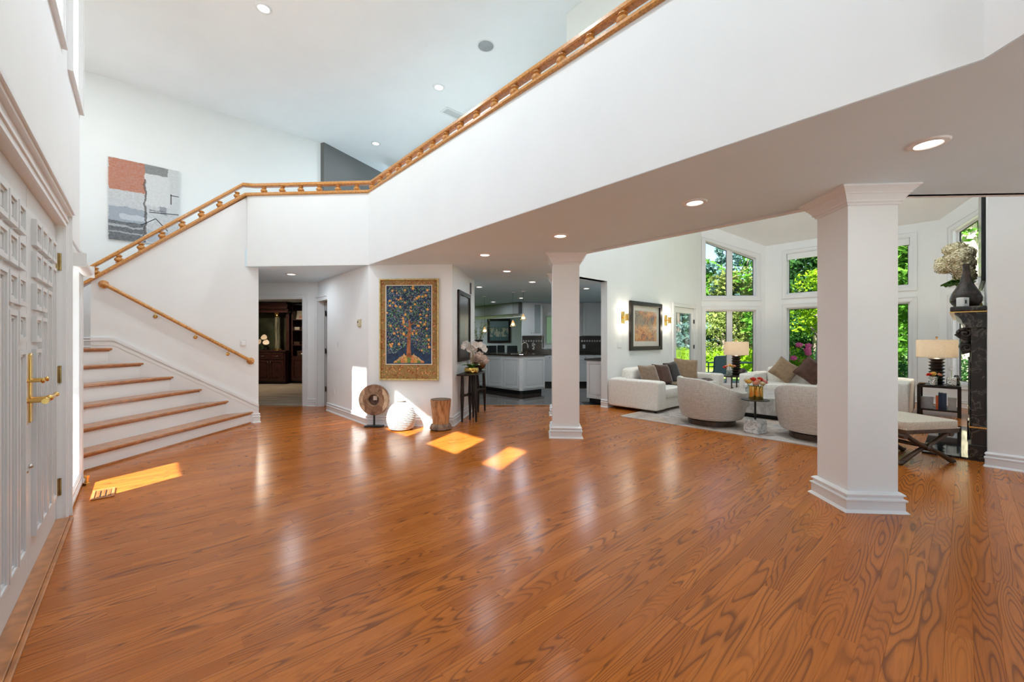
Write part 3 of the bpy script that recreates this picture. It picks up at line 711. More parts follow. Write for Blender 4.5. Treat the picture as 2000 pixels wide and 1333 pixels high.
# --- columns
def column(cx, cy, rz, w, d, label):
    t = thing('column', label, 'column', (cx, cy), rz, 'square white columns')
    G().box(-w / 2, w / 2, -d / 2, d / 2, 0, HL).build('shaft', M['wall'], t)
    loop = [(-w / 2, -d / 2), (w / 2, -d / 2), (w / 2, d / 2), (-w / 2, d / 2)]
    BP = [(d_ * 1.55, z) for d_, z in BASEP]
    G().sweep(loop, BP, True, -1).build('base_moulding', M['trim'], t)
    G().sweep([(p[0], p[1], HL) for p in loop], CROWN, True, -1).build('crown_moulding', M['trim'], t)
    return t
r5 = R(-4.2)
def frontleft(x, y, w, d, rz):
    c = Vector((w / 2, d / 2)); c.rotate(Matrix.Rotation(rz, 2)); return (x + c.x, y + c.y)
column(*frontleft(2.575, 3.14, .36, .35, r5), r5, .36, .35, 'large square white column nearest the viewer')
column(*frontleft(.548, 5.51, .355, .36, r5), r5, .355, .36, 'square white column in front of the kitchen opening')
column(*frontleft(.70, 7.16, .355, .30, r5), r5, .355, .30, 'square white column hidden behind the kitchen-side column')
# --- baseboards
baseboard([onA(DW, 2.18), onA(DW, -3.5)], 'white baseboard along the front wall behind the viewer', 1, 'baseboard_front')
baseboard([onA(DW, 5.40), onA(DW, 5.535), onA(-.6, 5.535)], 'white baseboard end at the front wall corner', -1, 'baseboard_corner')
baseboard([Vector(onA(2.60, 8.03)), TC, E1, E2], 'white baseboard under thermostat, tapestry and dark picture', -1, 'baseboard_tapestry')
baseboard([onA(1.397, SW + .13), onA(1.397, SW - .002), onA(1.31, SW - .002)], 'white baseboard return at the foot of the stair wall', 1, 'baseboard_stair')
baseboard([S0 + sd * (so1 + .11), S1], 'short white baseboard beside the study doorway', -1, 'baseboard_study')
baseboard([onA(6.76, SOB + .14), onA(6.76, SOB), onA(9.42, SOB)], 'white baseboard behind the cream sofa', -1, 'baseboard_sofa')
baseboard([onA(10.76, SOB), WC1, WC2, WC3, WC4], 'white baseboard around the window bay', -1, 'baseboard_bay')
baseboard([onA(6.52, FB), onA(6.5, FB), onA(6.5, -3.5)], 'white baseboard of the right wall beside the fireplace', -1, 'baseboard_right')
baseboard([onA(-1.69, 8.84), onA(-.40, 8.84)], 'white baseboard of the stair landing', -1, 'baseboard_landing').location.z = NZ[5]
# ------------------------------------------------------------------ recessed lights
M['led'] = emit('led_lens', (1.0, .97, .92), 4.0)
RLM = (G().lathe([(.062, -.006), (.066, -.012), (.090, -.009), (.098, 0), (.062, 0), (.062, -.006)], 28).mesh('trim_ring', M['plastic'], smooth=True),
       G().lathe([(.062, -.004), (.062, -.002)], 24).mesh('lens', M['led']))
def downlight(x, y, z, power, label, size=.13, tilt=None, col=LAMPCOL):
    t = thing('recessed_light', label, 'ceiling light', (x, y, z), 0, 'recessed ceiling lights')
    if tilt: t.rotation_euler = tilt
    place(RLM[0], 'trim_ring', t); place(RLM[1], 'lens', t)
    l = bpy.data.lights.new('lamp', 'AREA'); l.shape = 'DISK'; l.size = size; l.energy = power * LAMP; l.color = col
    o = bpy.data.objects.new('lamp', l); COL.objects.link(o); o.parent = t; o.location = (0, 0, -.02)
    return t
for x, y, p, lb in ((2.46, 2.42, 3, 'recessed ceiling light above the large column, nearest the viewer'),
                    (1.54, 3.45, 2, 'recessed ceiling light between the two front columns, second from the viewer'),
                    (.534, 4.54, 2, 'recessed ceiling light just above the kitchen-side column'),
                    (-.367, 5.54, 5, 'recessed ceiling light near the tapestry wall corner'),
                    (-.085, 6.83, 4, 'recessed ceiling light behind the tapestry corner towards the kitchen'),
                    (-3.85, 7.145, 10, 'recessed ceiling light in front of the study doorway'),
                    (-.706, 8.83, 13, 'kitchen ceiling light at the left by the dark picture wall'),
                    (-.56, 12.2, 13, 'kitchen ceiling light farthest back towards the dining room'),
                    (.25, 11.1, 13, 'kitchen ceiling light in front of the glass-door cabinet'),
                    (.40, 8.07, 9, 'kitchen ceiling light left of the kitchen-side column'),
                    (1.65, 9.09, 13, 'kitchen ceiling light right of the kitchen-side column')):
    downlight(x, y, HL, p, lb)
for a, b, p, lb in ((1.106, 5.718, 38, 'tall-ceiling downlight above the stairs, top left'), (3.52, 5.62, 50, 'tall-ceiling downlight between the speaker and the vent'),
                    (3.566, 8.09, 10, 'tall-ceiling downlight beside the shade-painted upper wall'), (1.1, 3.2, 36, 'unseen tall-ceiling downlight added above the front doors'),
                    (1.1, .8, 26, 'unseen tall-ceiling downlight added over the viewer'), (1.1, -1.6, 22, 'unseen tall-ceiling downlight added behind the viewer')):  # the last three are unseen, added to brighten the hall
    q = onA(a, b); downlight(q[0], q[1], HH, p, lb)
q = onA(-1.1, 7.2); downlight(q[0], q[1], HH, 25, 'unseen downlight added to brighten the stair landing')  # unseen lamp, added because the landing rendered dark
for a, b, lb in ((5.6, 1.4, 'unseen living-room downlight added above the near armchair'), (5.6, 3.4, 'unseen living-room downlight added above the far armchair'), (6.8, 2.4, 'unseen living-room downlight added above the coffee table')):  # unseen ceiling lamps, added to brighten the living room
    q = onA(a, b); downlight(q[0], q[1], 6.7, 52, lb)
# ceiling speaker and vent
q = onA(2.94, 4.52)
def ceil_at(px, py, z): y = (z - EYE) * F / (667 - py); return ((px - 1000) / F * y, y)
q = ceil_at(949, 90, HH)
t = thing('ceiling_speaker', 'round grey speaker grille in the tall ceiling', 'speaker', (*q, HH))
G().lathe([(.105, -.004), (.115, -.010), (.122, -.006), (.124, 0), (.105, 0), (.105, -.004)], 28).build('rim', M['plastic'], t, smooth=True)
G().lathe([(.105, -.006), (.105, 0)], 28).build('grille', sm('speaker_cloth', (.33, .33, .33), .8), t)
q = ceil_at(884, 222, HH)
t = thing('ceiling_vent', 'white louvred vent in the tall ceiling beside the rail', 'vent', (*q, HH), ALPHA)
G().ring([(-.17, -.09), (.17, -.09), (.17, .09), (-.17, .09)], [(-.14, -.06), (.14, -.06), (.14, .06), (-.14, .06)], 0, .012)
g = G(); 
for x0, x1, y0, y1 in ((-.19, .19, -.11, -.08), (-.19, .19, .08, .11), (-.19, -.16, -.08, .08), (.16, .19, -.08, .08)): g.box(x0, x1, y0, y1, -.012, 0)
g.build('frame', M['plastic'], t); G().box(-.16, .16, -.08, .08, -.003, 0).build('backing', sm('vent_dark', (.25, .25, .25), .8), t)
for k in range(6):
    y = -.068 + k * .027; G().box(-.16, .16, y, y + .012, -.010, -.003).build('slat', M['plastic'], t)
# ------------------------------------------------------------------ small wall fittings (local x along the wall, room towards -y)
def plate(name, label, cat, p, rz, z, w, h, mat, extra=None):
    t = thing(name, label, cat, (p[0], p[1], z), rz)
    G().box(-w / 2, w / 2, -.008, 0, -h / 2, h / 2).build('cover_plate', mat, t, bevel=.002)
    if extra: extra(t)
    return t
def rockers(n):
    def f(t):
        for k in range(n):
            x = (k - (n - 1) / 2) * .045
            G().box(x - .016, x + .016, -.012, -.006, -.033, .033).build('rocker', M['trim'], t, bevel=.002)
    return f
def sockets(t):
    for z in (-.02, .02): G().box(-.017, .017, -.011, -.006, z - .014, z + .014).build('socket', M['trim'], t, bevel=.003)
rzT = rzd
plate('light_switch', 'white light switch on the thermostat wall', 'switch', onA(2.60, 7.48), rzT, 1.23, .075, .12, M['plastic'], rockers(1))
plate('wall_outlet', 'white wall outlet low on the thermostat wall', 'outlet', onA(2.60, 7.69), rzT, .38, .075, .12, M['plastic'], sockets)
t = plate('thermostat', 'ivory square thermostat on the white wall', 'thermostat', onA(2.60, 6.49), rzT, 1.587, .12, .13, M['ivory'])
G().box(-.052, .052, -.030, -.006, -.056, .056).build('body', M['ivory'], t, bevel=.006)
G().box(-.035, -.005, -.033, -.028, .005, .030).build('display', M['screen'], t)
plate('triple_switch', 'white three-gang light switch left of the framed print', 'switch', onA(7.19, SOB), ALPHA, 1.225, .165, .12, M['plastic'], rockers(3))
plate('wall_dimmer', 'white wall plate right of the framed print', 'switch', onA(9.19, SOB), ALPHA, 1.20, .08, .12, M['plastic'], rockers(1))
t = plate('wall_sensor', 'white night-light sensor on the stair wall', 'sensor', onA(1.19, SW), ALPHA, 1.276, .085, .105, M['plastic'])
G().box(-.034, .030, -.04, -.006, -.045, .02).build('lamp_cap', M['trim'], t, bevel=.006)
ar = (E2 - E1).normalized(); rza = math.atan2(ar.y, ar.x)
pv = E1 + ar * 1.25
t = thing('wall_vent', 'narrow return-air grille high on the picture wall', 'vent', (pv.x, pv.y, 2.26), rza)
g = G().ring([(-.09, -.12), (.09, -.12), (.09, .12), (-.09, .12)], [(-.075, -.105), (.075, -.105), (.075, .105), (-.075, .105)], 0, -.01); g.build('frame', M['plastic'], t)
G().box(-.075, .075, -.003, 0, -.105, .105).build('backing', M['black'], t)
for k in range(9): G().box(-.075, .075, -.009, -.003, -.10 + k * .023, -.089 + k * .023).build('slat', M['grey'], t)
# floor register and door stop
t = thing('floor_register', 'carved oak floor register in the sun patch by the stairs', 'vent', (0, 0, 0), ALPHA)
A_, B_, C_, D_ = -.305, -.165, 4.76, 5.03
g = G()
for x0, x1, y0, y1 in ((A_, A_ + .02, C_, D_), (B_ - .02, B_, C_, D_), (A_ + .02, B_ - .02, C_, C_ + .02), (A_ + .02, B_ - .02, D_ - .02, D_)): g.box(x0, x1, y0, y1, 0, .012)
g.build('frame', M['tread'], t, bevel=.003)
G().box(A_ + .02, B_ - .02, C_ + .02, D_ - .02, 0.0005, .003).build('well', M['black'], t)
for i in range(3):
    for j in range(6):
        x = A_ + .037 + i * .033; y = C_ + .040 + j * .038
        G().box(x - .012, x + .012, y - .006, y + .006, .003, .010).box(x - .004, x + .004, y - .019, y + .019, .003, .010).build('cross_slat', M['tread'], t)
t = thing('door_stop', 'small brass door stop at the sidelight corner', 'door stop', (*onA(-.365, 5.36), 0))
G().lathe([(.024, 0), (.024, .008), (.012, .014), (.012, .05), (.020, .056), (.020, .075), (0, .08)], 14).build('post', M['brass'], t, smooth=True)
# ------------------------------------------------------------------ pictures
def paint(name, rects, base, warp=.05, nsc=7, grain=.5, rough=.5, spark=None):
    """rects in object coordinates (x0, x1, z0, z1, colour, strength)"""
    k = N(name); o = k.obj()
    nz = k.n('TexNoise', {'Vector': o, 'Scale': nsc, 'Detail': 5, 'Roughness': .65})
    s = k.n('SeparateXYZ', {0: o}); sn = k.n('SeparateXYZ', {0: nz.outputs['Color']})
    x = k.math('ADD', s.outputs[0], k.math('MULTIPLY', k.math('SUBTRACT', sn.outputs[0], .5), warp)); z = k.math('ADD', s.outputs[2], k.math('MULTIPLY', k.math('SUBTRACT', sn.outputs[1], .5), warp))
    fine = k.noise(nsc * 4, o, 5, .7)
    c = k.mix(.35, base, k.ramp(fine, [(.35, tuple(v * .55 for v in base)), (.65, tuple(min(1, v * 1.25) for v in base))]))
    for x0, x1, z0, z1, col, st in rects:
        m = k.math('MULTIPLY', k.math('MULTIPLY', k.math('GREATER_THAN', x, x0), k.math('LESS_THAN', x, x1)), k.math('MULTIPLY', k.math('GREATER_THAN', z, z0), k.math('LESS_THAN', z, z1)))
        f = k.math('MULTIPLY', m, k.math('ADD', st - grain * .5, k.math('MULTIPLY', fine, grain)), clamp=True)
        c = k.mix(f, c, col)
    k.set('Base Color', c); k.set('Roughness', rough); return k.m
# abstract canvas in the stairwell
t = thing('abstract_canvas', 'abstract rust, white and slate canvas on the stairwell wall', 'painting', (*onA(.05, 8.84), 3.505), ALPHA)
w, h = .42, .63
am = paint('abstract_paint', [(-w, .0, .15, h, (.44, .13, .055), .85), (0, .28, .48, h, (.09, .09, .085), .7), (0, .30, -.02, .48, (.66, .65, .65), .7), (.28, w, -.1, h, (.60, .60, .60), .5),
                              (-w, .02, -.35, -.12, (.16, .21, .29), .55), (-w, .0, -h, -.34, (.035, .04, .05), .8), (-w, -.02, -.43, -.40, (.55, .57, .6), .6), (-w, -.02, -.52, -.50, (.55, .57, .6), .6),
                              (-.3, .1, -.30, -.22, (.7, .72, .75), .5), (-.012, .014, -.5, .4, (.07, .05, .04), .8), (.05, .25, -.1, -.085, (.1, .1, .12), .8), (.18, .26, -.14, -.02, (.14, .13, .17), .6), (.02, .3, -.6, -.42, (.30, .34, .42), .5)],
           (.56, .56, .57), .10, 8, .9)
G().box(-w, w, -.035, -.002, -h, h).build('canvas', am, t)
for p, q_ in (((-.05, -.36), (.13, -.22)), ((.13, -.22), (.28, -.40)), ((.05, -.13), (.42, -.10)), ((.31, .2), (.42, .2)), ((.32, .05), (.32, .22))):
    a = Vector((p[0], 0, p[1])); b = Vector((q_[0], 0, q_[1])); n_ = (b - a).normalized().cross(Vector((0, 1, 0))) * .006; y_ = Vector((0, -.0355, 0))
    G().ext([a + n_ + y_, b + n_ + y_, b - n_ + y_, a - n_ + y_], (0, .001, 0)).build('brush_line', M['black'], t)
# tapestry
te = (E1 - TC).normalized(); rzt = math.atan2(te.y, te.x); tw, th = .4575, .7735; z0 = 1.4765
tp = thing('tree_tapestry', 'gilt-framed tree-of-life picture with orange fruit on navy', 'picture', (-1.571, 6.277, z0), rzt)
Q = lambda x0, x1, z0, z1: [(x0, z0), (x1, z0), (x1, z1), (x0, z1)]
G().ring(Q(-tw, tw, -th, th), Q(-tw + .020, tw - .020, -th + .020, th - .020), -.003, -.045).build('frame', sm('pale_gilt', (.62, .47, .19), .45, .35, var=.15, scale=30), tp, bevel=.004)
bm_ = N('tapestry_border'); o_ = bm_.obj(); nn = bm_.noise(16, o_, 6, .65, 1.0)
bm_.set('Base Color', bm_.ramp(nn, [(.30, (.10, .035, .012)), (.42, (.30, .10, .025)), (.50, (.38, .22, .06)), (.58, (.20, .17, .06)), (.68, (.55, .22, .06))])); bm_.set('Roughness', .7)
G().box(-tw + .02, tw - .02, -.022, -.004, -th + .02, th - .02).build('border', bm_.m, tp)
fx0, fx1, fz0, fz1 = -.352, .345, -th + .247, th - .106
G().ring(Q(fx0 - .012, fx1 + .012, fz0 - .012, fz1 + .012), Q(fx0, fx1, fz0, fz1), -.022, -.0245).build('liner', sm('cream_liner', (.75, .70, .58), .6), tp)
fld = G().box(fx0, fx1, -.0235, -.022, fz0, fz1).build('field', sm('navy_field', (.012, .035, .085), .7, var=.3, scale=20), tp)
def flake(g, x, z, l, wd, ang, y, n=4):
    c, s = math.cos(ang), math.sin(ang); pts = []
    prof = [(-l, 0), (-.2 * l, wd), (l, 0), (-.2 * l, -wd)] if n == 4 else [(l * math.cos(2 * math.pi * k / n), wd * math.sin(2 * math.pi * k / n)) for k in range(n)]
    g.add([(x + c * u - s * v, y, z + s * u + c * v) for u, v in prof], [tuple(range(n))])
def crown_pt(rd):
    while True:
        x = rd.uniform(fx0 + .015, fx1 - .015); z = rd.uniform(fz0 + .16, fz1 - .012)
        lim = fz0 + .16 + .16 * max(0, 1 - abs(x) / .22)
        if z > lim: return x, z
rd = random.Random(5)
for nm, col, cnt, l0 in (('green_leaves', (.10, .26, .07), 420, .017), ('teal_leaves', (.10, .20, .24), 420, .014), ('lavender_flowers', (.33, .33, .50), 300, .012), ('cream_buds', (.62, .58, .42), 260, .008), ('rust_leaves', (.42, .14, .05), 170, .012)):
    g = G()
    for _ in range(cnt):
        x, z = crown_pt(rd); flake(g, x, z, rd.uniform(.7, 1.3) * l0, l0 * rd.uniform(.35, .55), rd.uniform(0, 6.28), -.0245 - rd.random() * .001)
    tag(g.build(nm, sm('print_' + nm, col, .7, var=.2, scale=40), tp), kind='stuff')
g = G(); g2 = G()
for _ in range(62):
    x, z = crown_pt(rd); r_ = rd.uniform(.012, .024); flake(g, x, z, r_, r_ * .9, rd.uniform(0, 6), -.0265, 9); flake(g2, x - .2 * r_, z + .2 * r_, r_ * .5, r_ * .4, 0, -.0272, 7)
tag(g.build('fruit', sm('print_orange', (.72, .30, .07), .7, var=.2, scale=30), tp), kind='stuff')
tag(g2.build('fruit_highlight', sm('print_yellow', (.80, .52, .14), .7), tp), kind='stuff')
g = G(); tk = [(.0, fz0 + .10, .040), (-.005, fz0 + .25, .027), (.0, fz0 + .42, .025), (.012, fz0 + .56, .020), (.0, fz0 + .68, .010)]
g.add([(x - r_, -.0262, z) for x, z, r_ in tk] + [(x + r_, -.0262, z) for x, z, r_ in tk], [(i, i + 1, 6 + i, 5 + i) for i in range(4)])
for sx, z_, L in ((-1, .40, .17), (1, .44, .17), (-1, .52, .13), (1, .56, .12)):
    g.add([(0, -.026, fz0 + z_), (sx * L, -.026, fz0 + z_ + .09), (sx * L, -.026, fz0 + z_ + .098), (0, -.026, fz0 + z_ + .03)], [(0, 1, 2, 3)])
g.build('tree_trunk', sm('print_trunk', (.36, .12, .04), .7, var=.25, scale=25), tp)
g = G(); cols = [(.60, .34, .08), (.16, .24, .06), (.62, .22, .07)]
for ci in range(3):
    g = G()
    for r_ in range(4):
        nn_ = 9 - 2 * r_
        for i in range(nn_):
            if (i + r_) % 3 != ci: continue
            x = (i - (nn_ - 1) / 2) * .052; z = fz0 + .016 + r_ * .026
            pts = [(x + .030 * math.cos(q_), -.0246 - .0004 * (4 - r_), z + .036 * math.sin(q_)) for q_ in [math.pi * k / 8 for k in range(9)]]
            g.add(pts, [tuple(range(9))])
    tag(g.build('hill_petals', sm('print_hill%d' % ci, cols[ci], .7, var=.2, scale=40), tp), kind='stuff')
for sx in (-1, 1):
    g = G(); pts = [(sx * .05, fz0 + .125), (sx * .075, fz0 + .16), (sx * .095, fz0 + .13), (sx * .15, fz0 + .10), (sx * .22, fz0 + .03), (sx * .13, fz0 + .065), (sx * .09, fz0 + .09)]
    g.add([(x, -.0268, z) for x, z in pts], [tuple(range(7))])
    g.build('bird', sm('print_birds', (.55, .33, .15), .7, var=.3, scale=60), tp)
g = G(); rd = random.Random(9)
for _ in range(150):
    s_ = rd.random()
    if s_ < .45: x, z = rd.uniform(-tw + .035, tw - .035), rd.uniform(-th + .035, fz0 - .03)
    elif s_ < .6: x, z = rd.uniform(-tw + .035, tw - .035), rd.uniform(fz1 + .025, th - .035)
    else: x, z = rd.choice((-1, 1)) * rd.uniform(.375, .425), rd.uniform(-th + .04, th - .04)
    flake(g, x, z, rd.uniform(.008, .018), rd.uniform(.006, .012), rd.uniform(0, 6), -.0232, 6)
tag(g.build('border_flowers', sm('print_border', (.55, .26, .10), .7, var=.4, scale=25), tp), kind='stuff')
# dark picture on the side wall
pc = E1 + ar * .727
t = thing('dark_picture', 'tall dark-framed picture on the side wall above the console', 'picture', (pc.x, pc.y, 1.545), rza)
G().ring(Q(-.427, .427, -.58, .58), Q(-.36, .36, -.513, .513), -.002, -.035).build('frame', M['espresso'], t, bevel=.004)
G().box(-.36, .36, -.018, -.003, -.513, .513).build('canvas', paint('dark_landscape', [(-.4, .4, -.6, -.2, (.05, .045, .05), .5), (-.4, .4, -.1, .15, (.09, .10, .10), .5), (.05, .2, -.2, .1, (.25, .10, .05), .5), (-.4, .4, .2, .6, (.07, .055, .045), .6)], (.075, .065, .06), .2, 3, rough=.3), t)
# framed print and sconces on the sofa wall
t = thing('framed_print', 'dark-framed matted print of an autumn tree between the sconces', 'picture', (*onA(8.19, SOB), 1.622), ALPHA)
G().ring(Q(-.665, .665, -.522, .522), Q(-.56, .56, -.435, .435), -.002, -.05).build('frame', M['espresso'], t, bevel=.008)
G().box(-.56, .56, -.014, -.003, -.435, .435).build('mat_board', sm('mat_board', (.72, .67, .60), .8, var=.02), t)
pm = N('autumn_print'); o_ = pm.obj(); n1 = pm.noise(9, o_, 6, .7, 1.4); n2 = pm.noise(2.2, o_, 2)
ca = pm.ramp(n1, [(.32, (.04, .04, .07)), (.44, (.16, .14, .17)), (.52, (.42, .30, .16)), (.60, (.22, .18, .18)), (.7, (.10, .09, .12))])
cb = pm.ramp(n1, [(.32, (.10, .05, .05)), (.45, (.55, .14, .04)), (.55, (.70, .36, .14)), (.68, (.30, .20, .18))])
pm.set('Base Color', pm.mix(pm.ramp(n2, [(.42, (0, 0, 0)), (.55, (1, 1, 1))]), ca, cb)); pm.set('Roughness', .3)
G().box(-.45, .45, -.0165, -.014, -.325, .325).build('print', pm.m, t)
M['tube'] = emit('sconce_tube', (1.0, .90, .74), 16.0)
for a, lb in ((7.30, 'brass wall sconce with glowing tubes left of the framed print'), (9.09, 'brass wall sconce with glowing tubes right of the framed print')):
    t = thing('wall_sconce', lb, 'sconce', (*onA(a, SOB), 1.78), ALPHA, 'sconces beside the framed print')
    G().box(-.055, .055, -.018, 0, -.125, .125).build('back_plate', M['brass'], t, bevel=.006)
    G().tube([(0, -.01, 0), (0, -.08, 0)], .016, 10).build('arm', M['brass'], t, smooth=True)
    G().lathe([(.030, -.075), (.036, -.07), (.036, .07), (.030, .075)], 18, (0, -.10, 0)).build('holder', M['brass'], t, smooth=True)
    for s in (1, -1):
        G().tube([(0, -.10, s * .075), (0, -.10, s * .27)], .014, 10).build('glow_tube', M['tube'], t, smooth=True)
        l = bpy.data.lights.new('lamp', 'POINT'); l.energy = 2.0; l.color = (1, .88, .7); l.shadow_soft_size = .03
        o = bpy.data.objects.new('lamp', l); COL.objects.link(o); o.parent = t; o.location = (0, -.15, s * .18)
# ------------------------------------------------------------------ things by the tapestry wall
t = thing('wheel_sculpture', 'round carved wooden wheel on a dark metal stand', 'sculpture', (-2.085, 6.20, 0), R(-3))
G().box(-.135, .135, -.055, .055, 0, .022).build('base', M['black'], t, bevel=.003)
G().box(-.011, .011, -.011, .011, .02, .20).build('post', M['black'], t)
wm = N('weathered_wheel'); o_ = wm.obj(); nn = wm.noise(9, wm.n('Mapping', {'Vector': o_, 'Scale': (1.2, 1, .7)}).outputs[0], 6, .65, .6)
wm.set('Base Color', wm.ramp(nn, [(.3, (.09, .035, .018)), (.48, (.22, .105, .055)), (.62, (.36, .21, .12)), (.75, (.17, .08, .05))])); wm.set('Roughness', .6); wm.bump(nn, .4, .01)
g = G(); g.M = Matrix.Translation((0, .03, .41)) @ Matrix.Rotation(math.pi / 2, 4, 'X')
g.lathe([(.085, 0), (.225, 0), (.232, .008), (.232, .052), (.225, .06), (.085, .066), (.080, .058), (.080, .008), (.085, 0)], 44); pass
wh = g.build('disc', wm.m, t, smooth=True)
g = G(); g.M = Matrix.Translation((0, .03, .41)) @ Matrix.Rotation(math.pi / 2, 4, 'X'); g.lathe([(.079, .02), (.079, .026)], 30); g.build('hub_plate', sm('wheel_hub', (.10, .05, .032), .6, var=.3, scale=20), t)
g = G(); g.M = Matrix.Translation((0, .03, .41)) @ Matrix.Rotation(math.pi / 2, 4, 'X'); g.lathe([(.083, .058), (.089, .072), (.102, .072), (.108, .060)], 34, cap=False); g.build('hub_ring', sm('wheel_ring', (.28, .17, .10), .5, var=.2, scale=20), t, smooth=True)
G().box(-.012, .048, -.008, -.0005, .405, .47).build('inset_tile', sm('pale_tile', (.62, .50, .40), .6), t)
for sx in (-1, 1):
    g = G(); n_ = 14; pts = []
    for k in range(n_ + 1):
        q_ = R(-52 + 104 * k / n_); pts.append((.222 * math.cos(q_) * sx, .222 * math.sin(q_)))
    g.xz([(p[0], p[1] + .41) for p in pts], -.0325, -.030); g.build('pale_segment', sm('pale_wheel_wood', (.52, .35, .22), .6, var=.2, scale=12), t)
g = G().tube([(.075, -.033, .53), (.085, -.036, .56), (.11, -.036, .57), (.105, -.033, .55)], .004, 6); g.build('iron_hook', M['black'], t)
GRV = sm('groove_glaze', (.30, .26, .22), .6, var=.4, scale=20)
t = thing('ribbed_vase', 'white ribbed ceramic vase in the sun below the tapestry', 'vase', (-1.63, 6.03, 0))
prof = [(.105, 0), (.135, .008)]
for k in range(13):
    z = .02 + k * .024; r_ = .135 + .068 * math.sin(math.pi * min(1, (z + .04) / .40)); prof += [(r_ + .004, z), (r_ + .009, z + .009), (r_ + .003, z + .018), (r_ - .005, z + .0225)]
prof += [(.150, .345), (.115, .375), (.078, .392), (.066, .402), (.066, .416), (.076, .424), (.070, .428), (.058, .42), (.055, .36), (.09, .33), (.0, .30)]
G().lathe(prof, 40).build('body', sm('white_glaze', (.64, .62, .59), .5, var=.06, scale=14, bump=.15, bscale=30), t, smooth=True)
for k in range(1, 13):
    z = .02 + k * .024 - .0015; r_ = .135 + .068 * math.sin(math.pi * min(1, (z + .04) / .40)) - .0005
    G().tube([(r_ * math.cos(q_), r_ * math.sin(q_), z + .0015 * math.sin(3 * q_ + k)) for q_ in [j * math.pi / 16 for j in range(32)]], .0035, 5, True).build('glaze_groove', GRV, t)
G().lathe([(.0665, .400), (.068, .417), (.077, .425)], 36, cap=False).build('dark_rim', sm('vase_rim', (.18, .15, .12), .5), t, smooth=True)
t = thing('stump_stool', 'carved tree-stump stool with bark sides beside the tapestry', 'stool', (-1.048, 6.03, 0))
bk = N('stump_bark'); o_ = bk.obj(); v_ = bk.n('Mapping', {'Vector': o_, 'Scale': (22, 22, 3.2)}).outputs[0]; nn = bk.noise(1, v_, 6, .7, 1.2)
bk.set('Base Color', bk.ramp(nn, [(.33, (.10, .042, .015)), (.46, (.40, .20, .08)), (.65, (.60, .35, .16))])); bk.set('Roughness', .75); bk.bump(nn, .8, .02)
def bark(prof, amp, seed, n=46, ph=0):
    rd = random.Random(seed); g = G(); ks = [(rd.choice((7, 11, 13, 17, 19, 23)), rd.uniform(0, 6.28), rd.uniform(.5, 1)) for _ in range(6)]
    vs = []; m = len(prof)
    for j, (r_, z) in enumerate(prof):
        for k in range(n):
            q_ = 2 * math.pi * k / n; d = sum(c * math.sin(f_ * q_ + p_ + z * 9) for f_, p_, c in ks) / 6
            rr = r_ * (1 + amp * d); vs.append((rr * math.cos(q_), rr * math.sin(q_), z))
    fs = [(j * n + k, j * n + (k + 1) % n, (j + 1) * n + (k + 1) % n, (j + 1) * n + k) for j in range(m - 1) for k in range(n)] + [tuple(range(n))[::-1], tuple(range((m - 1) * n, m * n))]
    return g.add(vs, fs)
bark([(.118, .075), (.122, .16), (.130, .25), (.143, .35), (.150, .44)], .07, 2).build('trunk', bk.m, t, smooth=True)
bark([(.135, 0), (.158, .015), (.155, .05), (.140, .08), (.118, .09)], .09, 5).build('root_flare', sm('stump_foot', (.20, .13, .085), .8, var=.35, scale=16, bump=.6, bscale=25), t, smooth=True)
bark([(.146, .44), (.146, .446)], .07, 2).build('seat_top', sm('stump_top', (.15, .09, .055), .6, var=.25, scale=10), t)
# ------------------------------------------------------------------ console table with flowers
ct = thing('console_table', 'dark wood half-oval console table under the dark picture', 'table', (0, 0, 0))
top = [(-.872, 6.42), (-.835, 6.40), (-.68, 6.40), (-.61, 6.44), (-.545, 6.58), (-.495, 6.85), (-.475, 7.15), (-.478, 7.45), (-.505, 7.68), (-.56, 7.80), (-.64, 7.845), (-.712, 7.83)]
G().prism(top, .752, .775).build('table_top', M['espresso'], ct, bevel=.006)
legs = [(-.80, 6.56), (-.69, 6.74), (-.575, 6.58), (-.66, 6.98), (-.615, 7.48), (-.505, 7.62)]
tops = [(-.80, 6.60), (-.70, 6.84), (-.60, 6.64), (-.67, 7.02), (-.63, 7.42), (-.525, 7.55)]
for (x, y), (u, v) in zip(legs, tops):
    G().tube([(x, y, 0), (x + (u - x) * .5, y + (v - y) * .5, .42), (u, v, .754)], [.014, .033, .022], 10).build('leg', M['espresso'], ct, smooth=True)
for i, j in ((0, 1), (1, 2), (3, 4), (4, 5)):
    a = (Vector(legs[i]) + Vector(tops[i])) / 2; b = (Vector(legs[j]) + Vector(tops[j])) / 2; m_ = (a + b) / 2
    G().tube([(a.x, a.y, .42), (m_.x, m_.y, .415), (b.x, b.y, .42)], [.032, .018, .032], 8).build('stretcher', M['espresso'], ct, smooth=True)
def petal_mesh(l, w_, cup, mat, name='petal', n=5):
    g = G(); pts = []
    for k in range(10):
        q_ = 2 * math.pi * k / 10; pts.append((l * .5 + l * .5 * math.cos(q_), w_ * .5 * math.sin(q_), cup * (.5 + .5 * math.cos(q_)) ** 2))
    g.add(pts + [(l * .5, 0, -cup * .1)], [(k, (k + 1) % 10, 10) for k in range(10)]); return g
def blossom_geo(r_, n=5, cup=.3, w_=.8, seed=0):
    g = G(); rd = random.Random(seed)
    for k in range(n):
        g.M = Matrix.Rotation(2 * math.pi * k / n + rd.uniform(-.15, .15), 4, 'Z') @ Matrix.Rotation(-R(18), 4, 'Y'); q_ = petal_mesh(r_, r_ * w_, r_ * cup, None); g.add(q_.v, q_.f)
    g.M = None; g.sphere((0, 0, r_ * .08), (r_ * .16, r_ * .16, r_ * .12), 7, 5); return g
def rot_to(d): return Vector(d).to_track_quat('Z', 'Y').to_euler()
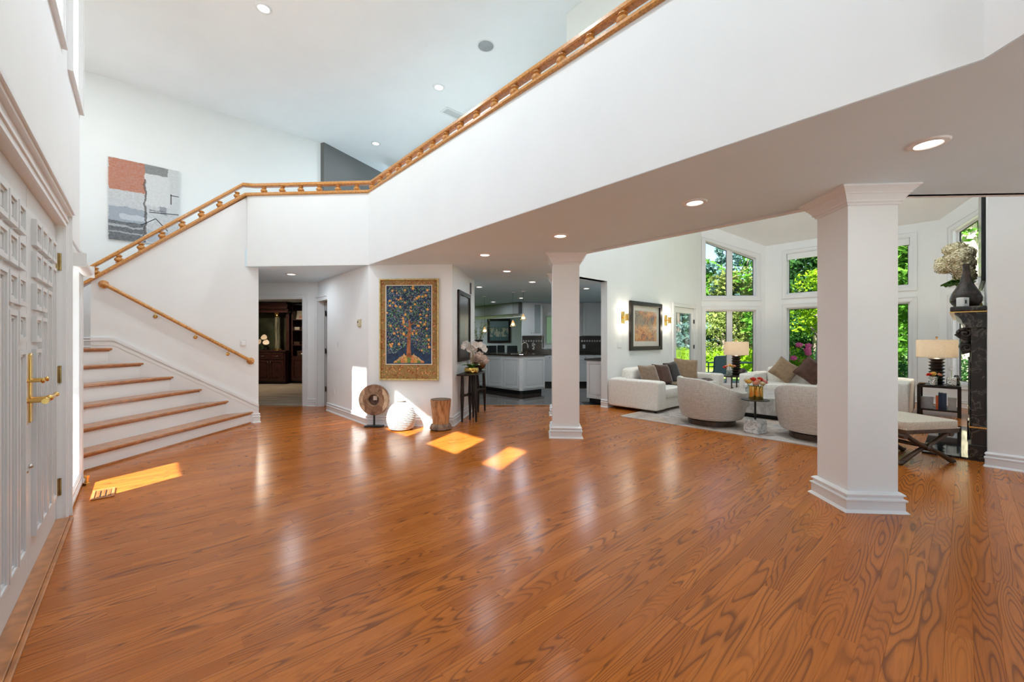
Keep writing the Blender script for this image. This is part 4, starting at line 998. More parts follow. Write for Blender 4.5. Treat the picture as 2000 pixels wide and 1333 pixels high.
op = thing('orchid_arrangement', 'white orchids in a gold bowl on the console table', 'flowers', (-.665, 6.72, .776))
G().lathe([(.085, 0), (.112, .012), (.120, .035), (.118, .07), (.110, .088), (.102, .09), (.105, .07), (.0, .06)], 30).build('gold_bowl', M['gold'], op, smooth=True)
g = G(); g.M = Matrix.Translation((.035, -.118, .042)) @ Matrix.Rotation(math.pi / 2, 4, 'X'); g.lathe([(.022, 0), (.026, .006), (.018, .006), (.010, .003)], 16); g.build('rosette', M['gold'], op, smooth=True)
G().lathe([(.104, .078), (.0, .084)], 20).build('moss', sm('moss', (.09, .10, .03), .9, var=.3, scale=60), op)
rd = random.Random(4)
for k in range(9):
    q_ = k * .7; L = rd.uniform(.14, .22); g = G(); n_ = 6; vs = []
    for i in range(n_ + 1):
        f = i / n_; wd = .035 * math.sin(math.pi * min(1, f * .85 + .1)) ** .7; rr = .03 + L * f * .75; z = .085 + L * (.75 * f - .55 * f * f) * 1.3
        vs += [(rr, -wd, z), (rr, 0, z - .008), (rr, wd, z)]
    fs = [(3 * i + j, 3 * i + j + 1, 3 * i + j + 4, 3 * i + j + 3) for i in range(n_) for j in (0, 1)]
    o = g.add(vs, fs).build('leaf', M['leaf'], op, smooth=True); o.rotation_euler = (0, 0, q_)
bl = [blossom_geo(.055, 5, .25, .95, s).mesh('blossom', M['petal'], smooth=True) for s in range(3)]
for s in range(5):
    q_ = -2.4 + s * 1.15; dx, dy = math.cos(q_), math.sin(q_); bx = .025 * dx; by = .025 * dy
    side = (-1 if s % 2 else 1); tipx = rd.uniform(.14, .24) if side > 0 else -rd.uniform(.08, .11); tipy = rd.uniform(-.14, .0)
    pts = [(bx, by, .08), (bx * 1.2, by * 1.2, .25), (bx * 1.6, by * 1.6, .40), (bx + tipx * .45, by + tipy * .5, .48), (bx + tipx, by + tipy, .46 - rd.uniform(0, .05))]
    G().tube(pts, .004, 6).build('stem', M['stem'], op)
    G().tube([(bx, by, .08), (bx * 1.3, by * 1.3, .42)], .003, 5).build('stake', sm('bamboo%d' % s, (.52, .38, .20), .6), op)
    for i in range(6):
        f = i / 5; p = Vector(pts[2]).lerp(Vector(pts[3]), min(1, f * 2)) if f < .5 else Vector(pts[3]).lerp(Vector(pts[4]), f * 2 - 1)
        place(bl[i % 3], 'blossom', op, p + Vector((rd.uniform(-.03, .03), -.02 + rd.uniform(-.035, .02), rd.uniform(-.03, .02))), rot_to((rd.uniform(-.5, .5) + .3 * side, -1, rd.uniform(-.1, .5))), (1, 1, 1))
def flower_ball(r_, n, pr, mat, name, parent, loc, seed=1, squash=.8):
    g = G(); rd = random.Random(seed)
    for k in range(n):
        z = 1 - 2 * (k + .5) / n; q_ = k * 2.39996; rr = math.sqrt(max(0, 1 - z * z)); d = Vector((rr * math.cos(q_), rr * math.sin(q_), z))
        p = Vector((d.x * r_, d.y * r_, d.z * r_ * squash)) * rd.uniform(.86, 1.12)
        d = (d + Vector((rd.uniform(-.45, .45), rd.uniform(-.45, .45), rd.uniform(-.3, .5)))).normalized()
        g.M = Matrix.Translation(p) @ d.to_track_quat('Z', 'Y').to_matrix().to_4x4() @ Matrix.Rotation(rd.uniform(0, 6), 4, 'Z')
        g.add([(-pr, 0, 0), (0, -pr * .9, .0), (pr, 0, 0), (0, pr * .9, 0), (0, 0, -pr * .45)], [(0, 1, 4), (1, 2, 4), (2, 3, 4), (3, 0, 4)])
    g.M = None; g.sphere((0, 0, 0), (r_ * .74, r_ * .74, r_ * .74 * squash), 8, 6)
    return g.build(name, mat, parent, loc)
hv = thing('hydrangea_bowl', 'pale pink hydrangeas in a bronze bowl on the console table', 'flowers', (-.595, 7.32, .776))
G().lathe([(.05, 0), (.055, .01), (.115, .06), (.135, .12), (.125, .15), (.115, .145), (.0, .06)], 26).build('bronze_bowl', M['bronze'], hv, smooth=True)
pk = sm('blush_petal', (.78, .60, .50), .7, var=.08, scale=30)
for i, p in enumerate(((-.05, -.03, .20), (.07, .0, .21), (.0, .05, .26), (.09, -.03, .17), (-.02, -.07, .23))): flower_ball(.085, 110, .018, pk, 'flower_head', hv, p, i)
# ------------------------------------------------------------------ living room (frame A: x = a, y = b)
rg = thing('area_rug', 'faded grey and rust patterned rug under the seating group', 'rug', (0, 0, 0), ALPHA)
G().box(6.15, 9.85, .98, 3.95, .0005, .011).build('pile', M['rug'], rg)
rb = sm('rug_binding', (.55, .50, .45), .9)
for x0, x1, y0, y1 in ((6.12, 6.15, .95, 3.98), (9.85, 9.88, .95, 3.98), (6.15, 9.85, .95, .98), (6.15, 9.85, 3.95, 3.98)): G().box(x0, x1, y0, y1, .0005, .012).build('binding', rb, rg)
def pillow_geo(w, h, t_, n=12):
    vs = []; fs = []
    for s in (1, -1):
        for i in range(n + 1):
            for j in range(n + 1):
                u = -1 + 2 * i / n; v = -1 + 2 * j / n
                px = u * w / 2 * (1 - .10 * (1 - u * u) * 0 - .07 * (1 - abs(v)) ** 1 * abs(u)); pz = v * h / 2 * (1 - .07 * (1 - abs(u)) * abs(v))
                d = ((1 - u ** 4) * (1 - v ** 4)) ** .55
                vs.append((px, s * t_ / 2 * d, pz))
    m = (n + 1) ** 2
    for s in (0, 1):
        for i in range(n):
            for j in range(n):
                q_ = [s * m + i * (n + 1) + j, s * m + (i + 1) * (n + 1) + j, s * m + (i + 1) * (n + 1) + j + 1, s * m + i * (n + 1) + j + 1]; fs.append(tuple(q_ if s else q_[::-1]))
    return G().add(vs, fs)
def pillow(label, mat, a, b, z, size, yaw, lean=0, roll=0, group='sofa pillows'):
    p = onA(a, b); t = thing('throw_pillow', label, 'pillow', (p[0], p[1], z), 0, group)
    t.rotation_euler = (Matrix.Rotation(ALPHA + yaw, 3, 'Z') @ Matrix.Rotation(lean, 3, 'X') @ Matrix.Rotation(roll, 3, 'Y')).to_euler()
    pillow_geo(size, size, .17).build('cushion', mat, t, smooth=True, weld=True)
    s = size / 2 * .99; g = G().tube([(-s, 0, -s), (0, 0, -s * .93), (s, 0, -s), (s * .93, 0, 0), (s, 0, s), (0, 0, s * .93), (-s, 0, s), (-s * .93, 0, 0)], .004, 6, True); g.build('piping', mat, t)
    return t
def sofa(name, label, loc, rz, L, D, armw, armh, seath, backh, nseat):
    """front towards -y, length along x, origin at the front left floor corner"""
    t = thing(name, label, 'sofa', loc, rz, 'cream sofas')
    G().soft(0, armw, 0, D, .045, armh, .13).build('arm', M['cream'], t, smooth=True)
    G().soft(L - armw, L, 0, D, .045, armh, .13).build('arm', M['cream'], t, smooth=True)
    G().soft(.06, L - .06, .05, D, .045, .26, .10).build('base', M['cream'], t, smooth=True)
    sw = (L - 2 * armw) / nseat
    for k in range(nseat):
        G().soft(armw + k * sw, armw + (k + 1) * sw, .02, D - .30, .24, seath, .17).build('seat_cushion', M['cream'], t, smooth=True)
        G().soft(armw + k * sw, armw + (k + 1) * sw, D - .38, D - .08, seath - .05, backh, .30).build('back_cushion', M['cream'], t, smooth=True)
    G().soft(.04, L - .04, D - .22, D, .06, armh + .01, .13).build('backrest', M['cream'], t, smooth=True)
    for x in (.1, L - .1):
        for y in (.1, D - .1): G().lathe([(.022, 0), (.028, .05)], 12, (x, y, 0)).build('foot', M['espresso'], t)
    return t
# sofa 1 along the sofa wall: front faces -b
sofa('sofa', 'cream upholstered sofa against the white picture wall', (*onA(6.72, 3.60), .012), ALPHA, 2.96, 1.05, .30, .565, .42, .76, 2)
pillow('taupe velvet pillow at the near end of the wall sofa', M['taupe'], 7.27, 4.08, .625, .44, R(-14), R(-22), 0)
pillow('chocolate brown pillow second along the wall sofa', M['brown'], 7.75, 4.06, .625, .44, R(-12), R(-22), R(3))
pillow('near-black pillow third along the wall sofa', M['dkbrown'], 8.24, 4.10, .64, .45, R(-6), R(-18), R(-4))
pillow('large tan pillow leaning over the near-black one', M['tan'], 8.70, 4.02, .66, .52, R(-40), R(-16), R(6))
def throw(name, label, mat, a0, a1, b0, b1, zt, loc=None, drop=.12):
    g = G(); n, m = 16, 10; vs = []
    for i in range(n + 1):
        for j in range(m + 1):
            a = a0 + (a1 - a0) * i / n; b = b0 + (b1 - b0) * j / m
            z = zt + .016 * math.sin(i * 1.1) * math.sin(j * .8 + 1) + .010 * math.sin(i * 2.3 + j) - drop * max(0, 1 - j / 2.5) ** 2
            vs.append((a, b, z))
    fs = [(i * (m + 1) + j, (i + 1) * (m + 1) + j, (i + 1) * (m + 1) + j + 1, i * (m + 1) + j + 1) for i in range(n) for j in range(m)]
    k = len(vs); vs += [(x, y, z - .012) for x, y, z in vs]; fs += [tuple(q + k for q in f)[::-1] for f in fs]
    o = g.add(vs, fs).build(name, mat, None, (0, 0, 0), ALPHA, smooth=True); return tag(o, label, 'blanket')
throw('throw_blanket', 'dark brown throw spread over the far seat of the wall sofa', M['brown'], 8.55, 9.37, 3.64, 4.15, .455)
throw('fringed_blanket', 'mottled tan throw folded on the wall sofa seat', sm('mottled_throw', (.26, .18, .11), .8, var=.45, scale=30), 7.75, 8.35, 3.63, 3.98, .455)
# sofa 2 along the middle bay wall: front faces -a
sofa('sofa', 'cream upholstered sofa in front of the bay windows', (*onA(9.41, 3.22), .012), ALPHA - math.pi / 2, 2.62, 1.15, .30, .60, .42, .74, 2)
pillow('tan pillow balanced on its corner on the bay sofa', M['tan'], 9.98, 2.52, .685, .44, R(-62), R(-20), R(38))
pillow('brown pillow balanced on its corner on the bay sofa', M['brown'], 9.98, 2.06, .695, .46, R(-66), R(-20), R(40))
# swivel barrel chairs
def barrel(label, x, y, face):
    t = thing('barrel_chair', label, 'armchair', (x, y, .012), face, 'barrel chairs')    # faces local +x
    G().lathe([(.31, 0), (.34, .004), (.34, .075), (.30, .08)], 36).build('plinth', M['darkwood'], t, smooth=True)
    n = 56; a0 = R(38); vs = []; fs = []
    def top(q):   # q: angle from the back, 0..142 deg
        d = abs(math.degrees(q)); s_ = max(0, min(1, (d - 30) / 95)); s_ = s_ * s_ * (3 - 2 * s_); return .725 - .205 * s_
    ring = []
    for k in range(n + 1):
        q = -math.pi + a0 + (2 * math.pi - 2 * a0) * k / n; ang = math.pi + q; h = top(q)
        prof = [(.395, .10), (.44, .13), (.485, .30), (.50, h - .03), (.49, h - .008), (.465, h), (.425, h - .004), (.405, h - .03), (.40, .34), (.38, .10)]
        for r_, z in prof: vs.append((r_ * math.cos(ang), r_ * math.sin(ang) * 1.02, z))
    m = 10
    for k in range(n):
        for j in range(m): fs.append((k * m + j, k * m + (j + 1) % m, (k + 1) * m + (j + 1) % m, (k + 1) * m + j))
    fs += [tuple(range(m)), tuple(range(n * m, n * m + m))[::-1]]
    G().add(vs, fs).build('shell', M['weave'], t, smooth=True)
    G().lathe([(.30, .08), (.43, .11), (.44, .28), (.40, .30), (0, .30)], 36).build('seat_base', M['weave'], t, smooth=True)
    G().soft(-.36, .44, -.38, .38, .28, .43, .35).build('seat_cushion', M['weave'], t, smooth=True)
    return t
barrel('linen barrel chair turned towards the marble side table', 3.13, 6.43, R(6))
barrel('linen barrel chair partly hidden by the large column', 4.09, 5.44, R(45))
# coffee table
cf = thing('coffee_table', 'low grey stone coffee table on a black plinth', 'table', (0, 0, .012), ALPHA)
G().box(7.70, 8.85, 1.45, 2.95, 0, .075).build('plinth', M['black'], cf)
G().box(7.58, 8.97, 1.33, 3.07, .075, .355).build('stone_block', M['travertine'], cf, bevel=.012)
p = onA(7.95, 2.55); t = thing('flower_glass', 'small white flowers in a glass on the coffee table', 'flowers', (*p, .367))
G().lathe([(.05, 0), (.055, .01), (.055, .12), (.05, .12), (.048, .012)], 20).build('glass', M['clear'], t, smooth=True)
for i, q in enumerate(((-.05, 0, .15), (.05, .02, .15), (0, -.04, .17))): flower_ball(.05, 50, .016, M['petal'], 'flower_head', t, q, i)
# drinks table with gold vase
dt = thing('drinks_table', 'round drinks table on a white marble cube beside the barrel chair', 'table', (3.42, 5.76, .012))
G().box(-.105, .105, -.105, .105, 0, .185).build('marble_cube', M['marble'], dt, rz=R(25), bevel=.012)
G().lathe([(.013, .18), (.013, .455)], 14).build('post', M['black'], dt, smooth=True)
G().lathe([(.17, .455), (.178, .458), (.178, .466), (.17, .468)], 40).build('table_top', M['black'], dt, smooth=True)
gv = thing('gold_vase', 'clustered gold cylinder vase with roses on the drinks table', 'flowers', (3.425, 5.76, .480))
for x, y in ((-.060, -.02), (0, -.035), (.060, -.01), (-.03, .045), (.035, .045)):
    G().lathe([(.034, 0), (.036, .004), (.036, .185), (.032, .185), (.031, .02), (0, .018)], 20, (x, y, 0)).build('gold_tube', M['gold'], gv, smooth=True)
rose = G()
rd = random.Random(8)
for lay, (n_, tilt, r_) in enumerate(((5, 20, .040), (5, 45, .036), (4, 65, .028), (3, 80, .018))):
    for k in range(n_):
        rose.M = Matrix.Translation((0, 0, .004 * lay)) @ Matrix.Rotation(2 * math.pi * k / n_ + lay * .6, 4, 'Z') @ Matrix.Rotation(-R(tilt), 4, 'Y'); q_ = petal_mesh(r_ * 1.25, r_ * 1.3, r_ * .35, None); rose.add(q_.v, q_.f)
rose.M = None
rosem = {k: rose.mesh('rose', M[k], smooth=True) for k in ('redp', 'peach', 'pinkp', 'yellowp', 'cream_petal')}
for x, y, z, kx in ((-.05, -.02, .255, 'redp'), (.045, -.01, .26, 'redp'), (-.0, -.06, .235, 'peach'), (-.11, -.03, .225, 'yellowp'), (.09, -.05, .225, 'pinkp'), (.03, -.085, .205, 'cream_petal'), (-.04, -.085, .21, 'peach'), (.11, .03, .23, 'peach'), (-.09, .05, .235, 'cream_petal'), (0, .05, .255, 'pinkp')):
    G().tube([(x * .45, y * .4, .10), (x, y, z - .01)], .004, 5).build('stem', M['leaf'], gv)
    place(rosem[kx], 'rose', gv, (x, y, z), (rd.uniform(.2, .5), rd.uniform(-.3, .3), rd.uniform(0, 6)), (1.15, 1.15, 1.15))
# lamps
def lamp(label, x, y, z, scale=1):
    t = thing('table_lamp', label, 'lamp', (x, y, z), 0, 'ribbed table lamps')
    prof = [(.085, 0), (.09, .012)]
    zz = .02
    for k in range(8): prof += [(.075, zz), (.105, zz + .030), (.108, zz + .036), (.075, zz + .058)]; zz += .066
    prof += [(.05, zz), (.012, zz + .01), (.012, zz + .02)]
    prof = [(r_, q_ * .88) for r_, q_ in prof]; zz *= .88
    G().lathe(prof, 30).build('ribbed_base', M['espresso'], t, smooth=True)
    s0, s1 = zz + .0, zz + .31
    G().lathe([(.262, s0), (.262, s1), (.258, s1), (.258, s0), (.262, s0)], 48).build('lamp_shade', M['shade'], t, smooth=True)
    g = G().tube([(.26 * math.cos(k * .3927 / 2), .26 * math.sin(k * .3927 / 2), s0) for k in range(32)], .004, 5, True); g.build('shade_trim', M['shade'], t)
    G().tube([(0, 0, zz), (0, 0, s1 + .01)], .006, 8).build('stem', M['bronze'], t)
    G().lathe([(.006, s1), (.016, s1 + .03), (.018, s1 + .055), (0, s1 + .06)], 12).build('finial', M['bronze'], t, smooth=True)
    G().sphere((0, 0, zz + .14), (.03, .03, .045), 12, 8).build('bulb', emit('lamp_bulb', (1, .82, .58), 8), t, smooth=True)
    for k in range(3): G().tube([(0, 0, s1 - .01), (.258 * math.cos(k * 2.09), .258 * math.sin(k * 2.09), s1 - .01)], .002, 5).build('spider', M['bronze'], t)
    l = bpy.data.lights.new('glow', 'POINT'); l.energy = 24; l.color = (1, .84, .64); l.shadow_soft_size = .05
    o = bpy.data.objects.new('glow', l); COL.objects.link(o); o.parent = t; o.location = (0, 0, zz + .21)
    return t
# corner table between the sofas
ctb = thing('corner_table', 'black oval side table in the corner between the sofas', 'table', (5.27, 9.72, .0), ALPHA)
G().lathe([(.30, .46), (.315, .465), (.315, .485), (.30, .49)], 40, (0, 0, 0), 1.25, .9).build('table_top', M['espresso'], ctb, smooth=True)
for x, y in ((-.27, -.15), (.27, -.15), (-.27, .15), (.27, .15)): G().tube([(x, y, 0), (x, y, .46)], .014, 8).build('leg', M['espresso'], ctb)
g = G()
for x in (-.27, .27): g.tube([(x, -.15, .16), (x, -.05, .21), (x, .05, .12), (x, .15, .17)], .009, 8)
g.build('scroll_stretcher', M['espresso'], ctb)
lamp('table lamp with glowing linen shade in front of the left bay window', 5.31, 9.70, .491)
t = thing('flower_glass', 'orange and yellow flowers in a glass on the corner table', 'flowers', (5.05, 9.52, .491))
G().lathe([(.045, 0), (.05, .008), (.05, .13), (.046, .13), (.044, .012)], 20).build('glass', M['clear'], t, smooth=True)
for x, y, z, kx in ((-.06, 0, .2, 'peach'), (0, -.03, .22, 'yellowp'), (.06, 0, .19, 'yellowp'), (.03, .03, .235, 'peach'), (.10, -.02, .21, 'peach'), (-.10, .02, .18, 'redp')):
    G().tube([(0, 0, .02), (x, y, z)], .003, 5).build('stem', M['leaf'], t); place(rosem[kx], 'rose', t, (x, y, z), (.3, .1, x * 9), (1, 1, 1))
t = thing('amber_vase', 'round amber bubble-glass vase beside the corner lamp', 'vase', (5.30, 9.40, .491))
G().lathe([(.05, 0), (.085, .03), (.095, .08), (.08, .135), (.05, .16), (.045, .175), (.05, .18), (.042, .175), (.04, .15), (.07, .12), (.08, .08), (.07, .035), (0, .02)], 28).build('body', M['amber'], t, smooth=True)
for k in range(24):
    q = k * 2.4; z = .03 + (k / 24) * .11; r_ = .094 - abs(z - .08) * .25
    G().sphere((r_ * math.cos(q), r_ * math.sin(q), z), .012, 7, 5).build('bubble', M['amber'], t, smooth=True)
# open side table by the right bay window
stt = thing('side_table', 'open dark wood side table beside the bay sofa', 'table', (0, 0, 0), ALPHA)
a0, a1, b0, b1, zt = 10.20, 10.78, .03, .56, .53
G().box(a0, a1, b0, b1, zt - .045, zt).build('table_top', M['espresso'], stt, bevel=.004)
for x in (a0, a1 - .045):
    for y in (b0, b1 - .045): G().box(x, x + .045, y, y + .045, 0, zt - .045).build('leg', M['espresso'], stt)
G().box(a0 + .01, a1 - .01, b0 + .01, b1 - .01, .085, .11).build('lower_shelf', M['espresso'], stt)
p = onA(10.45, .325); lamp('table lamp with glowing linen shade beside the mantel', p[0], p[1], zt)
def onAz(a, b, z): q = onA(a, b); return (q[0], q[1], z)
hm = N('hammered_silver'); hm.set('Base Color', (.72, .70, .68, 1)); hm.set('Metallic', 1.0); hm.set('Roughness', .22); hm.bump(hm.n('TexVoronoi', {'Vector': hm.obj(), 'Scale': 70.0}).outputs[0], .9, .01)
t = thing('silver_vase', 'hammered silver vase of ranunculus on the side table', 'vase', onAz(10.27, .36, zt))
G().lathe([(.045, 0), (.05, .005), (.05, .15), (.045, .15), (.043, .02), (0, .015)], 24).build('body', hm.m, t, smooth=True)
for x, y, z, kx in ((-.03, -.02, .17, 'yellowp'), (.05, -.05, .165, 'peach'), (0, .0, .185, 'yellowp'), (-.09, -.02, .165, 'redp'), (.02, .04, .175, 'peach')):
    G().tube([(x * .4, y * .4, .05), (x, y, z)], .003, 5).build('stem', M['leaf'], t); place(rosem[kx], 'ranunculus', t, (x, y, z), (.4, 0, x * 20), (1, 1, 1))
t = thing('silver_bottle', 'hammered silver bottle with a wire ring on the side table', 'vase', onAz(10.30, .145, zt), ALPHA)
G().box(-.045, .045, -.06, .06, 0, .15).build('body', hm.m, t, bevel=.02); G().tube([(0, 0, .15), (0, 0, .26)], .005, 6).build('neck', M['steel'], t)
G().tube([(0, .035 * math.cos(k * .628), .29 + .03 * math.sin(k * .628)) for k in range(10)], .003, 5, True).build('wire_ring', M['steel'], t)
t = thing('dark_bottle', 'dark pewter bottle behind the hammered silver bottle', 'vase', onAz(10.50, .085, zt), ALPHA)
G().lathe([(.035, 0), (.05, .03), (.035, .08), (.052, .12), (.03, .16), (.03, .175)], 20).build('body', sm('pewter', (.12, .11, .10), .25, 1, var=.2, scale=30, bump=.4, bscale=40), t, smooth=True)
t = thing('small_dish', 'small bronze dish at the sofa end of the side table', 'dish', onAz(10.27, .50, zt)); G().lathe([(.03, 0), (.05, .015), (.052, .025), (.045, .02), (0, .008)], 20).build('bowl', M['bronze'], t, smooth=True)
for i, (y, w_, h_, d_, c, lb) in enumerate(((.315, .03, .24, .16, (.62, .12, .03), 'orange book standing on the side table shelf'), (.275, .045, .29, .18, (.02, .035, .075), 'dark navy book standing next to the orange one'), (.225, .045, .285, .18, (.03, .05, .09), 'blue-black book standing at the outer side of the pair'),
                                          (.44, .15, .20, .10, (.40, .39, .40), 'grey box on the side table shelf by the sofa'), (.135, .10, .21, .10, (.45, .42, .38), 'beige box on the side table shelf by the window'))):
    t = thing('book' if i < 3 else 'storage_box', lb, 'book' if i < 3 else 'box', onAz(10.33, y, .11), ALPHA)
    cm = sm('cover_%d' % i, c, .5, var=.1)
    if i < 3:
        g = G().box(-.09, .09, -w_ / 2, -w_ / 2 + .003, 0, h_).box(-.09, .09, w_ / 2 - .003, w_ / 2, 0, h_).box(-.093, -.09, -w_ / 2, w_ / 2, 0, h_); g.build('cover', cm, t); G().box(-.088, .085, -w_ / 2 + .003, w_ / 2 - .003, .004, h_ - .004).build('pages', M['plastic'], t)
    else:
        G().box(-.07, .07, -w_ / 2, w_ / 2, 0, h_ - .04).build('body', cm, t, bevel=.003); G().box(-.073, .073, -w_ / 2 - .003, w_ / 2 + .003, h_ - .045, h_).build('lid', cm, t, bevel=.003)
# X-bench
def xbench(label, x, y, rz, w=.68, d=.62):
    t = thing('x_bench', label, 'stool', (x, y, 0), rz, 'carved x-frame benches')
    zt = .355
    G().soft(-w / 2, w / 2, -d / 2, d / 2, zt + .02, .465, .14).build('seat_cushion', M['bench'], t, smooth=True)
    G().box(-w / 2 + .005, w / 2 - .005, -d / 2 + .005, d / 2 - .005, zt - .02, zt + .028).build('seat_rail', M['darkwood'], t, bevel=.006)
    G().box(-w / 2 + .002, w / 2 - .002, -d / 2 + .002, d / 2 - .002, zt + .024, zt + .034).build('welt', M['bench'], t)
    for y_ in (-d / 2 + .07, d / 2 - .07):
        for s in (1, -1):
            pts = []; rr = []
            for k in range(13):
                f = k / 12; u = -1 + 2 * f; px = s * (w / 2 - .03) * (u * (.55 + .45 * abs(u))); pz = .02 + (zt - .045) * (f + .09 * math.sin(2 * math.pi * f)); pts.append((px, y_ + s * .012, pz)); rr.append(.026 - .006 * math.sin(math.pi * f))
            G().tube(pts, rr, 10).build('curved_leg', M['darkwood'], t, smooth=True)
            e = pts[0]; G().sphere((e[0] * 1.02, e[1], .022), (.036, .030, .022), 10, 8).build('foot', M['darkwood'], t, smooth=True)
            e = pts[-1]; G().tube([(e[0], e[1] - .028, zt - .045), (e[0], e[1] + .028, zt - .045)], .030, 14).build('scroll', M['darkwood'], t, smooth=True)
        g = G(); g.M = Matrix.Translation((0, y_, .02 + (zt - .045) * .5)) @ Matrix.Rotation(math.pi / 2, 4, 'X'); g.lathe([(.036, -.045), (.036, .035), (.022, .045), (.010, .05), (0, .05)], 16); g.build('rosette', M['darkwood'], t, smooth=True)
    G().tube([(0, -d / 2 + .07, .18), (0, 0, .18), (0, d / 2 - .07, .18)], [.016, .022, .016], 10).build('stretcher', M['darkwood'], t, smooth=True)
    return t
xbench('carved x-frame bench with beige seat beside the large column', 4.345, 4.57, R(9))
p = onA(9.62, -.45); xbench('carved x-frame bench half hidden behind the mantel', p[0], p[1], ALPHA + math.pi / 2, .60, .56)
# fireplace
h = tag(G().box(6.70, 9.1, FB, .33, 0, .024).build('hearth_slab', M['blackgloss'], None, (0, 0, 0), ALPHA, bevel=.003), 'polished black hearth slab in front of the fireplace', 'hearth')
fp = thing('fireplace_mantel', 'black marble fireplace mantel with carved scroll brackets', 'fireplace', (0, 0, .024), ALPHA)
FA0, FA1 = 6.72, 8.95
for x0, x1 in ((FA0, FA0 + .26), (FA1 - .26, FA1)):
    lg = G().box(x0, x1, FB, -.052, 0, 1.42).build('pilaster', M['blackmarble'], fp, bevel=.006)
    G().box(x0 - .025, x1 + .025, FB, -.030, 0, .15).build('plinth', M['blackmarble'], fp, bevel=.008)
    G().box(x0 + .03, x1 - .03, -.052, -.040, .22, 1.05).build('panel', M['blackmarble'], fp, bevel=.006)
    G().box(x0 - .012, x1 + .012, FB, -.036, .33, .345).build('gilt_band', M['brass'], fp)
    xm = (x0 + x1) / 2
    g = G()
    for r_, cy, cz in ((.060, -.01, 1.36), (.045, -.02, 1.20)):
        pts = [(0, cy + r_ * (1 - k / 26) * math.cos(k * .42), cz + r_ * (1 - k / 26) * math.sin(k * .42)) for k in range(24)]
        for dx in (-.075, 0, .075): g.tube([(xm + dx, q_[1], q_[2]) for q_ in pts], .016, 7)
    g.tube([(xm, -.03, 1.14), (xm, .0, 1.22), (xm, -.025, 1.30), (xm, .03, 1.38)], [.05, .045, .05, .06], 10)
    g.build('scroll_bracket', M['blackmarble'], fp, smooth=True)
G().box(FA0 + .26, FA1 - .26, FB, -.075, 1.10, 1.42).build('frieze', M['blackmarble'], fp, bevel=.006)
G().box(FA0 + .26, FA1 - .26, FB, FB + .012, 0, 1.10).build('firebox_panel', M['black'], fp)
mp = [(0, 1.42), (.155, 1.42), (.155, 1.45), (.175, 1.47), (.185, 1.51), (.21, 1.545), (.235, 1.57), (.235, 1.59), (0, 1.59)]
g = G().yz([(FB + d, z) for d, z in mp], FA0 - .04, FA1 + .04); g.build('cornice', M['blackmarble'], fp)
G().box(FA0 - .085, FA1 + .085, FB, .105, 1.597, 1.655).build('mantel_shelf', M['blackmarble'], fp, bevel=.014)
G().box(FA0 - .088, FA1 + .088, FB, .109, 1.588, 1.598).build('gilt_edge', M['brass'], fp)
t = thing('television', 'wall-mounted black television above the mantel', 'television', (*onA(7.75, FB), 2.60), ALPHA)
G().box(-.72, .72, .004, .032, -.62, .62).build('housing', M['black'], t, bevel=.003); G().box(-.70, .70, .032, .034, -.60, .60).build('screen', M['screen'], t)
MZ = 1.680
t = thing('teardrop_vase', 'dark glossy teardrop vase on the mantel shelf', 'vase', (*onA(6.98, -.015), MZ))
G().lathe([(.065, 0), (.10, .02), (.128, .07), (.13, .11), (.112, .17), (.075, .24), (.045, .31), (.030, .39), (.026, .45), (.030, .50), (.024, .50), (.018, .40), (0, .3)], 34).build('body', sm('brown_black_glaze', (.035, .02, .014), .1, var=.6, scale=6), t, smooth=True)
t = thing('hydrangea_vase', 'cream hydrangea bouquet in a white vase on the mantel', 'flowers', (*onA(7.42, -.015), MZ), ALPHA)
G().lathe([(.06, 0), (.085, .03), (.085, .18), (.065, .26), (.07, .30), (.06, .30), (.05, .2), (0, .1)], 28).build('white_vase', M['plastic'], t, smooth=True)
rd = random.Random(11)
hs = [(-.20, -.02, .44), (-.08, -.10, .40), (.06, -.12, .42), (.18, -.08, .40), (-.26, .02, .50), (-.14, -.08, .55), (.0, -.13, .56), (.13, -.10, .55), (.24, .0, .52), (-.16, .0, .66), (-.02, -.05, .69), (.12, -.03, .67), (-.30, .05, .60), (.03, .05, .76), (-.10, .08, .73), (.15, .10, .62), (-.18, .15, .52), (.0, .15, .6)]
rot = -ALPHA
for i, (x, y, z) in enumerate(hs):
    rr = .092; flower_ball(rr, 190, .017, M['cream_petal'], 'flower_head', t, (x * .8, max(y, -.03) * .9 + .035, z), i, .8)
    G().tube([(0, 0, .25), (x * .4, y * .5, z * .75), (x * .8, y + .055, z)], .004, 5).build('stem', M['leaf'], t)
for k in range(12):
    q = -.2 + k * .31; L = .16; g = G(); n_ = 5; vs = []
    for i in range(n_ + 1):
        f = i / n_; wd = .06 * math.sin(math.pi * min(1, f * .9 + .08)); vs += [(.06 + L * f, -wd, .02 * math.sin(f * 3)), (.06 + L * f, 0, -.015), (.06 + L * f, wd, .02 * math.sin(f * 3))]
    o = g.add(vs, [(3 * i + j, 3 * i + j + 1, 3 * i + j + 4, 3 * i + j + 3) for i in range(n_) for j in (0, 1)]).build('leaf', M['leaf'], t, (0, 0, .36 + .03 * (k % 3)), smooth=True); o.rotation_euler = (0, R(12 + 10 * (k % 3)), q)
t = thing('white_camera_box', 'small white box with a dark lens in front of the teardrop vase', 'gadget', (*onA(6.80, .010), MZ), R(15))
G().box(-.045, .045, -.035, .035, 0, .105).build('body', M['plastic'], t, bevel=.008); G().box(-.032, -.004, -.037, -.034, .035, .075).build('lens', M['screen'], t)
t = thing('gold_ornament', 'curved gold ornament behind the teardrop vase', 'ornament', (*onA(7.14, -.105), MZ))
G().lathe([(.035, 0), (.045, .02), (.03, .08), (.045, .13), (.02, .18), (0, .19)], 20).build('body', M['gold'], t, smooth=True)
